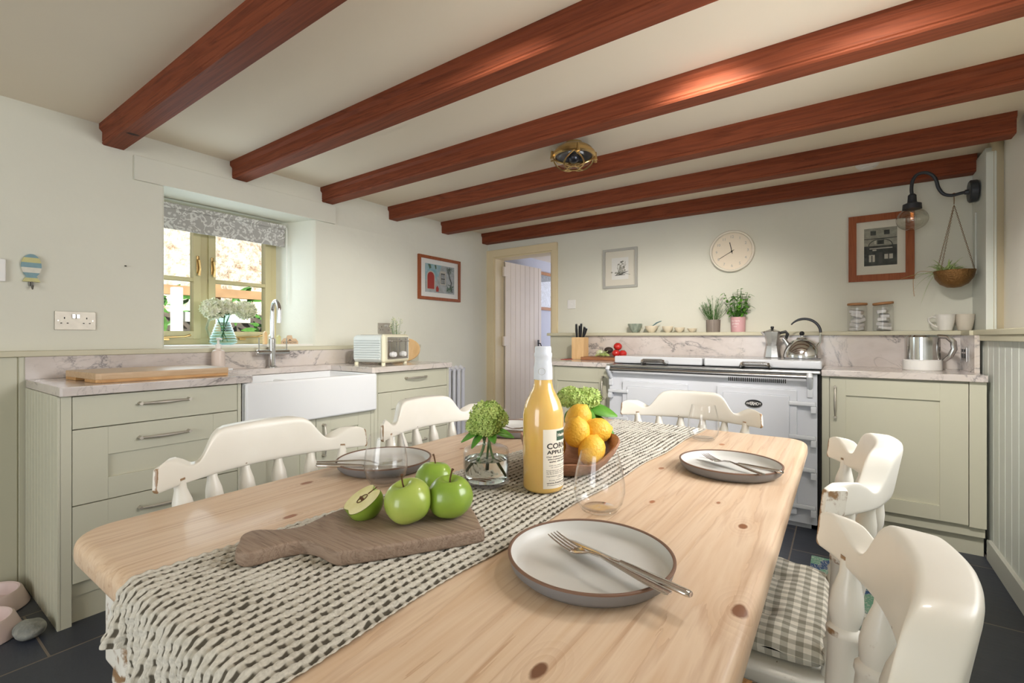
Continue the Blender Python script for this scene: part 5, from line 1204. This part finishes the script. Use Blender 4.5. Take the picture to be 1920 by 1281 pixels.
# gingham cushion tied to the right-hand chair
t = empty('seat_cushion', (-.215, 1.245, .449), 'tufted grey and white gingham seat cushion tied on the right-hand chair', 'cushion')
b = MB(); N = 40; bm = b.bm
def cush(u, v, side):
    x = (u - .5) * 2; y = (v - .5) * 2; e = (1 - abs(x) ** 6) * (1 - abs(y) ** 6); h = .030 * max(0, e) ** .35
    dm = 0
    for (cx, cy) in ((-.42, -.42), (-.42, .42), (.42, -.42), (.42, .42), (0, 0)):
        d2 = (x - cx) ** 2 + (y - cy) ** 2; dm += .016 * math.exp(-d2 / .012) + .006 * math.exp(-d2 / .08)
    pin = .004 * sin(x * 14 + y * 9) * sin(y * 11 - x * 5)
    z = .030 + (h - dm * (h > .01) + pin if side else -h)
    px = x * (.195 - .006 * y * y); py = y * (.205 - .006 * x * x)
    return Vector((px, py, max(.001, z)))
for side in (0, 1):
    V = [[bm.verts.new(cush(i / N, j / N, side)) for j in range(N + 1)] for i in range(N + 1)]
    for i in range(N):
        for j in range(N): bm.faces.new((V[i][j], V[i + 1][j], V[i + 1][j + 1], V[i][j + 1]))
bmesh.ops.remove_doubles(bm, verts=bm.verts, dist=.0015)
obj('pad', b, 'gingham', t, smooth=60, world=False)
b = MB(); c = Vector((.215, -.075, .035))
def ribbon(b, P, w, up=(0, 0, 1)):
    P = smoothpts(P, 5); prev = None
    for i, p in enumerate(P):
        tt_ = (P[min(i + 1, len(P) - 1)] - P[max(0, i - 1)]).normalized(); s = Vector(up) - tt_ * tt_.dot(Vector(up)); s.normalize()
        row = [b.bm.verts.new(p - s * w), b.bm.verts.new(p + s * w)]
        if prev: b.bm.faces.new((prev[0], prev[1], row[1], row[0]))
        prev = row
for P in ([(0, 0, 0), (.02, .03, .02), (.035, .04, .03), (.03, .02, .005), (0, 0, 0)], [(0, 0, 0), (.02, -.03, .01), (.03, -.045, .0), (.02, -.03, -.01), (0, 0, 0)], [(0, 0, 0), (.015, .02, -.02), (.03, .015, -.09)], [(0, 0, 0), (.02, -.02, -.01), (.04, -.03, -.07)], [(-.04, -.01, .0), (-.02, 0, .0), (0, 0, 0)]):
    ribbon(b, [c + Vector(p) for p in P], .010, (.3, .5, 1))
obj('bow_tie', b, 'gingham', t, solid=.0015, world=False)
b = MB(); b.prism([(-.42 + .27 * cos(2 * pi * k / 48), 1.50 + .22 * sin(2 * pi * k / 48)) for k in range(48)], 0, .008, bev=.003); solo('jute_mat', b, 'straw', 'golden straw mat on the floor, just showing under the right edge of the table', 'mat')

# ================================================================== WOVEN RUNNER
Y0, YE, EDGE_R = 1.765, .232, .020
def run_pt(u, v):
    hang = .045 + .20 * min(1, max(0, (u - .10) / .25)) ** 1.3 - .03 * max(0, u - .8)
    flat = Y0 - YE; arc = EDGE_R * pi / 2; tot = flat + arc + hang; s = v * (flat + arc + .26)
    xl = -.787 + .045 * min(1, s / flat) * 0 + .05 * (1 - min(1, s / flat)) + .003 * sin(s * 23); xr = -.432 + .038 * (1 - min(1, s / flat)) ** 1.5 + .004 * sin(s * 17 + 1)
    if s > flat + arc:
        s = flat + arc + (s - flat - arc) / .26 * hang
    x = xl + (xr - xl) * u; U = u * 23; rise = .0032 * cos(pi * U) ** 2 + .0012 * sin(2 * pi * (s / .0165 + .37 * math.floor(U)))
    wr = .0015 * noise.noise(Vector((x * 14, s * 10, 0)))
    if s <= flat: return Vector((x, Y0 - s, TZ + .0015 + rise + abs(wr) * 1.2)), s
    if s <= flat + arc:
        a = (s - flat) / EDGE_R; rr = EDGE_R + .003 + rise; return Vector((x, YE - rr * sin(a), TZ - EDGE_R - .0015 + rr * cos(a))), s
    d = s - flat - arc; f = min(1, d / .08); fold = f * (.016 * sin(u * 19 + 1.0) + .010 * sin(u * 41)) + .012 * f
    pull = .10 * d * (1 - u)
    return Vector((x + pull + f * .008 * sin(u * 27), YE - EDGE_R - .004 - rise - fold, TZ - EDGE_R - d)), s
b = MB(); NU, NV = 161, 620
uvs = {}
def fu(u, v): return run_pt(u, v)[0]
b.grid(fu, NU, NV, uvf=lambda u, v: (u * 23, run_pt(u, v)[1] / .0165))
o = obj('table_runner', b, 'runner_weave', smooth=180); tag(o, 'loosely woven cream and grey table runner hanging over the near end of the table', 'table runner')
md = o.modifiers.new('thickness', 'SOLIDIFY'); md.thickness = .0012; md.offset = -1
RZT = TZ + .0055      # top of the runner

# ------------------------------------------------------------------ plates and cutlery
def make_plate():
    t = empty('dinner_plate', (0, 0, 0), None, 'plate', 'grey stoneware place-setting plates')
    b = MB(); b.lathe([(.088, 0), (.104, .002), (.113, .010), (.1170, .0235)], 96, cap=False); b.lathe([(0, .001), (.088, 0)], 96, cap=False); obj('outside', b, 'plate_out', t, smooth=60, world=False)
    b = MB(); b.lathe([(.1130, .0235), (.109, .012), (.103, .0075), (.09, .0055), (0, .005)], 96, cap=False); obj('inside', b, 'plate_in', t, smooth=60, world=False)
    b = MB(); b.lathe([(.1172, .0225), (.1172, .0245), (.1150, .0256), (.1128, .0245), (.1128, .0225)], 96, cap=False); obj('rim', b, 'plate_rim', t, smooth=60, world=False)
    return t
def strip(b, secs, M=None):
    """loft of flat sections (x, halfwidth, z, halfthick, yoff)"""
    prev = None
    for (x, w, z, h, y) in secs:
        row = [b.bm.verts.new(Vector((x, y + w * cos(a) if abs(cos(a)) > .01 else y, z + h * sin(a)))) for a in [2 * pi * k / 10 for k in range(10)]]
        if prev:
            for k in range(10): b.bm.faces.new((prev[k], prev[(k + 1) % 10], row[(k + 1) % 10], row[k]))
        else: b.bm.faces.new(row[::-1])
        prev = row
    b.bm.faces.new(prev)
def make_fork():
    t = empty('fork', (0, 0, 0), None, 'fork', 'table forks'); b = MB()
    strip(b, [(0, .005, .0, .0012, 0), (.004, .0072, 0, .0018, 0), (.03, .0075, .001, .002, 0), (.075, .0045, .004, .002, 0), (.105, .0028, .006, .002, 0), (.125, .003, .004, .0018, 0), (.135, .0075, .001, .0012, 0), (.145, .0115, -.001, .001, 0), (.155, .012, -.001, .001, 0)]); obj('handle', b, 'cutlery', t, smooth=60, world=False)
    for y in (-.0098, -.0033, .0033, .0098):
        b = MB(); strip(b, [(.152, .0022, -.001, .001, y), (.170, .0018, .001, .001, y * .97), (.190, .0015, .005, .0009, y * .92), (.200, .0007, .008, .0006, y * .9)]); obj('tine', b, 'cutlery', t, smooth=60, world=False)
    return t
def make_knife():
    t = empty('table_knife', (0, 0, 0), None, 'knife', 'table knives'); b = MB()
    strip(b, [(0, .005, 0, .0035, 0), (.004, .0085, 0, .0042, 0), (.04, .0080, .0, .0042, 0), (.09, .0058, 0, .0040, 0), (.108, .0045, 0, .0035, 0)]); obj('handle', b, 'cutlery', t, smooth=60, world=False)
    b = MB(); strip(b, [(.106, .0045, 0, .0025, 0), (.120, .0085, -.0005, .0011, 0), (.17, .0100, -.001, .0009, .0005), (.205, .0085, -.001, .0008, .001), (.220, .003, -.001, .0006, .004)]); obj('blade', b, 'cutlery', t, smooth=60, world=False)
    return t
def aim(o, p0, p1, roll=0):
    d = Vector(p1) - Vector(p0); o.location = p0; o.rotation_euler = (roll, -math.atan2(d.z, sqrt(d.x ** 2 + d.y ** 2)), math.atan2(d.y, d.x)); return o
PL = [((-.294, .612), 'large grey plate nearest the camera with fork and knife crossed on it', (-.163, .553, .791), (-.376, .617, .788), (-.145, .572, .787), (-.352, .648, .777)),
      ((-.225, 1.254), 'grey plate at the far right corner of the table', (-.138, 1.153, .790), (-.290, 1.283, .780), (-.107, 1.205, .788), (-.300, 1.300, .774)),
      ((-.948, .787), 'grey plate at the left side behind the glass of water', (-1.035, .655, .790), (-.888, .792, .777), (-1.015, .640, .789), (-.852, .782, .776)),
      ((-.925, 1.330), 'grey plate at the far left, half hidden behind the flowers and the bottle', (-1.030, 1.216, .790), (-.870, 1.341, .776), (-1.010, 1.198, .789), (-.82, 1.311, .775))]
where = ['on the plate nearest the camera', 'on the far right plate', 'on the left plate behind the glass of water', 'on the far left plate behind the bottle']
p0_, f0_, k0_ = make_plate(), make_fork(), make_knife()
for i, ((x, y), lab, fa, fb, ka, kb) in enumerate(PL):
    p = p0_ if i == 0 else dup(p0_, (0, 0, 0)); p.location = (x, y, TZ + .0005); p['label'] = lab
    f = f0_ if i == 0 else dup(f0_, (0, 0, 0)); aim(f, fa, fb); f['label'] = 'polished steel fork ' + where[i]
    k = k0_ if i == 0 else dup(k0_, (0, 0, 0)); aim(k, ka, kb, R(12)); k['label'] = 'polished steel table knife ' + where[i]
# stemless glasses
def make_glass():
    t = empty('stemless_glass', (0, 0, 0), None, 'glass', 'stemless wine glasses')
    b = MB(); b.lathe([(.026, .0005), (.034, .004), (.043, .018), (.0478, .038), (.0475, .055), (.044, .078), (.039, .098), (.0355, .112), (.0348, .1122), (.0346, .111), (.038, .097), (.043, .077), (.0463, .055), (.0466, .038), (.042, .019), (.033, .0085), (.012, .0075), (0, .0085)], 64, cap=False); obj('bowl', b, 'glass_thin', t, smooth=60, world=False)
    b = MB(); b.lathe([(0, .0012), (.026, .0008), (.033, .0045), (.030, .0075), (.014, .0065), (0, .0075)], 48, cap=False); obj('thick_base', b, 'glass_thin', t, smooth=60, world=False)
    return t
g0 = make_glass()
for i, (x, y, lab) in enumerate(((-.375, .822, 'empty stemless glass between the bottle and the nearest plate'), (-.835, .697, 'stemless glass half full of water behind the apples'), (-.362, 1.585, 'empty stemless glass behind the far right plate'), (-.865, 1.485, 'empty stemless glass seen just left of the bottle'))):
    g = g0 if i == 0 else dup(g0, (0, 0, 0)); g.location = (x, y, TZ + (.0005)); g['label'] = lab
    if i == 1:
        b = MB(); b.lathe([(0, .0095), (.012, .009), (.032, .0095), (.0412, .020), (.0456, .036), (.0460, .046), (0, .046)], 48, cap=False); obj('water', b, 'glass_thin', g, smooth=60, world=False)

# ------------------------------------------------------------------ bottle of apple juice
BC = Vector((-.524, .862, RZT)); nrm = Vector((.521, -.854, 0)); rgt = Vector((.854, .521, 0))
t = empty('juice_bottle', BC, 'tall glass bottle of cloudy apple juice with a white capsule and a cream label', 'bottle')
b = MB(); b.lathe([(.036, 0), (.040, .002), (.0432, .008), (.0432, .158), (.0415, .172), (.0365, .188), (.0285, .203), (.0220, .216), (.0196, .228), (.0190, .236)], 64, T(*BC)); obj('glass_body', b, 'juice', t, smooth=60)
b = MB(); b.lathe([(.0192, .234), (.0203, .2345), (.0198, .26), (.0182, .272), (.0182, .281), (.0192, .284), (.0192, .290), (.0176, .292), (.0178, .300), (.0168, .305), (.006, .3045), (0, .304)], 48, T(*BC), cap=False); obj('capsule', b, 'foil_white', t, smooth=60)
b = MB(); b.tube([BC + nrm * .0202 * cos(a) + rgt * .0202 * sin(a) + Vector((0, 0, .252 + .007 * sin(q) )) for q, a in [(2 * pi * k / 24, -.15 + .38 * cos(2 * pi * k / 24)) for k in range(25)]], .0004, 4); obj('capsule_mark', b, 'frame_grey', t)
def wrap(v, r): a = v.x / .0434 + 1.08; return BC + (nrm * cos(a) + rgt * sin(a)) * (r + v.z) + Vector((0, 0, v.y))
b = MB(); b.grid(lambda u, v: wrap(Vector(((u - .5) * .094, .012 + v * .122, 0)), .0436), 40, 4); lb = obj('label', b, 'label_paper', t, smooth=60)
b = MB(); b.grid(lambda u, v: wrap(Vector(((u - .5) * .034, .110 + v * .020, 0)), .0438), 12, 3); obj('crest', b, 'ink_green', lb, smooth=60)
b = MB()
def wtext(s, y, size, bold=0, r=.04375, sp=1.0, wid=None):
    q = text_mb(s, size, .00006, bold, space=sp)
    if wid: m = max(abs(v.co.x) for v in q.bm.verts); [setattr(v.co, 'x', v.co.x / m * wid / 2) for v in q.bm.verts]
    bmesh.ops.subdivide_edges(q.bm, edges=[e for e in q.bm.edges if e.calc_length() > .004], cuts=2)
    for v in q.bm.verts: v.co = wrap(Vector((v.co.x, y + v.co.y, v.co.z)), r)
    join(b, q)
wtext('CORNISH', .099, .0155, .0004, wid=.078); wtext('APPLE JUICE', .0865, .0105, .0003, wid=.078)
for y, s in ((.0775, 'Our delicious Cornish apple'), (.0725, 'juice is pressed from farm grown'), (.0675, 'apples, with added sunshine')): wtext(s, y, .0042, .0001, wid=.080 - (.0775 - y) * 1.2)
for y, s, w in ((.0595, 'with no added water or sugar', .070), (.0555, 'or colouring or flavouring', .060), (.0495, 'Nutrition per 100ml energy 191kJ', .080), (.0460, 'fat 0g of which saturates 0g carbohydrate', .080), (.0425, '10.7g of which sugars 10.5g protein 0g', .080), (.0375, 'Ingredients apple juice, antioxidant', .080), (.0340, 'vitamin C', .03), (.0290, 'Keep chilled once opened', .068)): wtext(s, y, .0031, .0, wid=w)
wtext('www.healeyscyder.co.uk', .0235, .0050, .0001, wid=.080); wtext('Produced and bottled in Cornwall', .0190, .0031, 0, wid=.076); wtext('1 litre', .0155, .0031, 0, wid=.02)
obj('label_text', b, 'ink', lb, smooth=0)
b = MB()
q = text_mb('Healeys', .009, .00005, .0003)
for v in q.bm.verts: v.co = wrap(Vector((v.co.x, .121 + v.co.y, v.co.z)), .0440)
join(b, q); obj('crest_text', b, 'label_paper', lb, smooth=0)

# ------------------------------------------------------------------ glass vase with green hydrangea
VC = Vector((-.646, .820, RZT))
t = empty('bud_vase', VC, 'squat clear glass vase of water with green hydrangea sprigs, left of the bottle', 'vase')
b = MB(); b.lathe([(0, .001), (.044, .0005), (.050, .006), (.0508, .012), (.0508, .070), (.048, .078), (.040, .082), (.024, .083), (.018, .086), (.0165, .092), (.0172, .100), (.0205, .103), (.0192, .103), (.0148, .100), (.0140, .090), (.016, .084), (.024, .080), (.040, .079), (.046, .075), (.0485, .068), (.0485, .014), (.046, .009), (0, .008)], 64, T(*VC), cap=False); obj('glass_body', b, 'glass_thin', t, smooth=60)
b = MB(); b.lathe([(0, .009), (.045, .010), (.0480, .016), (.0480, .056), (0, .056)], 48, T(*VC), cap=False); obj('water', b, 'water', t, smooth=60)
b = MB()
for (p0, p1, p2) in (((-.038, -.01, .03), (-.01, 0, .07), (.0, 0, .12)), ((.035, .0, .018), (.012, 0, .065), (.004, 0, .12)), ((.0, .02, .03), (.004, .004, .08), (.012, 0, .12)), ((-.02, -.02, .05), (-.004, -.004, .085), (-.012, -.01, .12))):
    C2 = lambda p: VC + Vector((.818, .575, 0)) * p[0] + Vector((-.575, .818, 0)) * p[1] + Vector((0, 0, p[2])); b.tube(smoothpts([C2(p0), C2(p1), C2(p2)], 4), .0026, 7)
obj('stems', b, 'leaf_grey', t)
rv, fv = Vector((.818, .575, 0)), Vector((-.575, .818, 0))
for k, (a, f, z, r) in enumerate(((.002, 0, .152, .036), (.022, .01, .140, .026), (-.020, .0, .128, .024), (.004, -.01, .125, .024))): flowerhead(VC + rv * a + fv * f + Vector((0, 0, z)), r, 'green_floret', t, seed=10 + k, n=420, petal=.22, sc=(1, 1, .8))
b = MB()
for (a0, a1, f, z0, z1, w) in ((-.005, -.055, -.01, .122, .098, .014), (-.006, -.030, -.03, .115, .088, .012), (.008, .020, -.03, .118, .098, .012), (.010, .062, .01, .118, .104, .018), (-.01, -.04, .02, .13, .125, .014), (.0, .05, .03, .12, .11, .02)): b.leaf(VC + rv * a0 + Vector((0, 0, z0)), VC + rv * a1 + fv * f + Vector((0, 0, z1)), w, (0, -.6, 1), n=7, droop=.1)
obj('leaves', b, 'leaf_bright', t, smooth=60, solid=.0006)

# ------------------------------------------------------------------ rustic bowl of lemons
BO = Vector((-.548, 1.018, RZT))
t = empty('root_bowl', BO, 'rustic brown root-wood bowl with an uneven rim, filled with lemons', 'bowl')
def wob(p, a):
    f = max(0, p.z) / .07; p = Vector((p.x * 1.1, p.y * 1.1, p.z)); ca = a - 2.3; hgt = 1 + f * (.30 * cos(ca) + .22 * sin(2 * a + .4) + .08 * sin(5 * a)); rr = 1 + .07 * sin(3 * a + 1) * f + .035 * sin(7 * a) * f
    return Vector((p.x * rr, p.y * rr, p.z * hgt))
b = MB(); b.lathe([(0, .0), (.052, 0), (.066, .006), (.084, .026), (.098, .050), (.104, .070), (.101, .0735), (.096, .070), (.090, .050), (.076, .028), (.058, .013), (0, .010)], 72, T(*BO), cap=False, fn=wob); obj('bowl', b, 'bowl_wood', t, smooth=60)
for k, (a, f, z, rot, lab) in enumerate(((.030, .030, .122, (.3, .5, 1.0), 'lemon on top of the bowl, its nipple pointing up to the left'), (.018, -.028, .098, (.1, .1, .4), 'round lemon at the left beside the bottle'), (.072, .004, .094, (.2, 1.35, .7), 'lemon at the right side of the bowl'), (.050, -.050, .060, (.4, .4, 2.2), 'lemon low at the front right edge of the bowl'), (-.035, .01, .055, (.2, .2, .2), 'lemon deep in the bowl behind the bottle'))):
    c = BO + rv * a + fv * f + Vector((0, 0, z)); b = MB()
    prf = [(0, -.038), (.0035, -.0375), (.009, -.036), (.018, -.032), (.026, -.022), (.0305, -.008), (.0312, .004), (.028, .018), (.021, .028), (.012, .0335), (.0065, .036), (.004, .0385), (0, .0395)]
    b.lathe(prf, 36, T(*c) @ Matrix.Rotation(rot[2], 4, 'Z') @ RY(rot[1]) @ RX(rot[0]), cap=False); solo('lemon', b, 'lemon', lab, 'lemon', 'lemons in the bowl', smooth=80)
HC = BO + rv * .055 + fv * .15 - Vector((0, 0, .0))
t = empty('flower_glass', HC, 'small glass of green hydrangea with broad leaves behind the lemons', 'vase')
b = MB(); b.lathe([(.026, 0), (.030, .004), (.031, .07), (.030, .07), (.028, .006)], 40, T(*HC)); obj('glass', b, 'glass_thin', t, smooth=60)
b = MB()
for dx in (-.015, .01): b.tube([HC + rv * dx * .5 + Vector((0, 0, .01)), HC + rv * dx + Vector((0, 0, .12))], .003, 7)
obj('stems', b, 'leaf_grey', t)
for k, (a, f, z, r) in enumerate(((-.028, 0, .158, .036), (.018, .01, .155, .036), (-.005, -.02, .145, .028))): flowerhead(HC + rv * a + fv * f + Vector((0, 0, z)), r, 'green_floret', t, seed=30 + k, n=420, petal=.22, sc=(1, 1, .8))
b = MB()
for (a0, a1, f, z0, z1, w) in ((.01, .098, -.01, .128, .118, .028), (.01, .085, -.05, .118, .065, .022), (-.01, -.05, -.05, .13, .105, .02), (.0, .04, .05, .13, .13, .022), (-.0, .03, -.06, .125, .10, .02)): b.leaf(HC + rv * a0 + Vector((0, 0, z0)), HC + rv * a1 + fv * f + Vector((0, 0, z1)), w, (0, -.7, 1), n=8, droop=.12)
obj('leaves', b, 'leaf_bright', t, smooth=60, solid=.0006)

# ------------------------------------------------------------------ rustic serving board and apples
t = empty('serving_board', (-.62, .5, RZT), 'weathered brown wooden paddle board with a rounded handle, under the apples', 'serving board')
ol = [(-.735, .338), (-.756, .352), (-.757, .374), (-.728, .396), (-.712, .422), (-.718, .455), (-.724, .50), (-.712, .546), (-.686, .605), (-.640, .665), (-.600, .678), (-.535, .640), (-.478, .592), (-.466, .575), (-.519, .490), (-.572, .412), (-.594, .399), (-.628, .400), (-.656, .392), (-.672, .366), (-.678, .336), (-.690, .322), (-.712, .322)]
ol = [(p.x, p.y) for p in smoothpts([(a, c, 0) for a, c in ol + ol[:1]], 4)[:-1]]
b = MB(); b.prism(ol, RZT - .001, RZT + .021, bev=.0045, seg=3); obj('paddle', b, 'board_wood', t, smooth=50)
BT = RZT + .0205
def aprof(r, n=26, upto=1.0):
    P = []
    for k in range(n + 1):
        a = pi * k / n; rr = r * max(0, sin(a)) ** .85 * (1 + .05 * cos(a)); z = -cos(a) * r * .90; dip = math.exp(-(rr / (r * .30)) ** 2); z += -dip * r * .34 if z > 0 else dip * r * .16; P.append((max(0, rr) if 0 < k < n else 0, z))
    return P
def apple(c, r, m, label, tilt, az, stem=True):
    c = Vector(c); M0 = T(*c) @ RZ(az) @ RX(tilt); t = empty('green_apple', c - Vector((0, 0, r * .9)), label, 'apple', 'green apples on the serving board')
    b = MB(); b.lathe(aprof(r), 48, M0, cap=False, fn=lambda p, a: Vector((p.x * (1 + .025 * sin(5 * a) * (1 if p.z < 0 else .5)), p.y * (1 + .025 * sin(5 * a)), p.z))); obj('fruit', b, m, t, smooth=80)
    if stem: b = MB(); b.tube([M0 @ Vector(p) for p in ((0, 0, r * .50), (.001, 0, r * .8), (.004, .001, r * 1.12), (.006, .002, r * 1.22))], [.0016, .0013, .0015, .0024], 8); obj('stem', b, 'stem_brown', t)
    return t
apple((-.583, .532, BT + .036), .0385, 'apple_pale', 'pale green apple at the front of the board, its stem leaning left', R(18), R(-20))
apple((-.545, .592, BT + .034), .0385, 'apple', 'bright green apple at the right end of the board', R(6), R(30))
apple((-.640, .652, BT + .033), .0365, 'apple', 'green apple at the back, half hidden behind the other two', R(10), R(200))
# cut half
c = Vector((-.668, .507, BT + .028)); nz = (rv * -.42 + Vector((0, 0, .86)) - fv * .30).normalized(); qd = nz.to_track_quat('X', 'Z').to_matrix().to_4x4()
t = empty('apple_half', c - Vector((0, 0, .028)), 'cut green apple half, flesh and core facing up, at the left of the board', 'apple')
Mq = T(*c) @ qd; r = .0375; b = MB(); pf = aprof(r, 22); bm = b.bm; rings = []
for (rr, z) in pf: rings.append([bm.verts.new(Mq @ Vector((-rr * sin(a), rr * cos(a), z))) for a in [pi * k / 20 for k in range(21)]])
for A, B_ in zip(rings, rings[1:]):
    for k in range(20): bm.faces.new((A[k], A[k + 1], B_[k + 1], B_[k]))
bmesh.ops.remove_doubles(bm, verts=bm.verts, dist=.00005); obj('skin', b, 'apple', t, smooth=80)
b = MB(); pts = [(rr, z) for rr, z in pf] + [(-rr, z) for rr, z in pf[::-1]][1:-1]
vv = [b.bm.verts.new(Mq @ Vector((.0004, p[0] * .985, p[1] * .985))) for p in pts]; b.bm.faces.new(vv); bmesh.ops.triangulate(b.bm, faces=b.bm.faces); fl_ = obj('flesh', b, 'apple_flesh', t, smooth=0)
b = MB(); b.tube([Mq @ Vector((.001, .0075 * cos(q), .010 * sin(q))) for q in [2 * pi * k / 16 for k in range(17)]], .0008, 5)
for s in (-1, 1): b.ball(Mq @ Vector((.0012, s * .004, -.001)), .0028, 1, (1, 1, 1.5))
b.tube([Mq @ Vector((.001, 0, .012)), Mq @ Vector((.001, .001, .030))], .001, 5); obj('core', b, 'stem_brown', fl_)
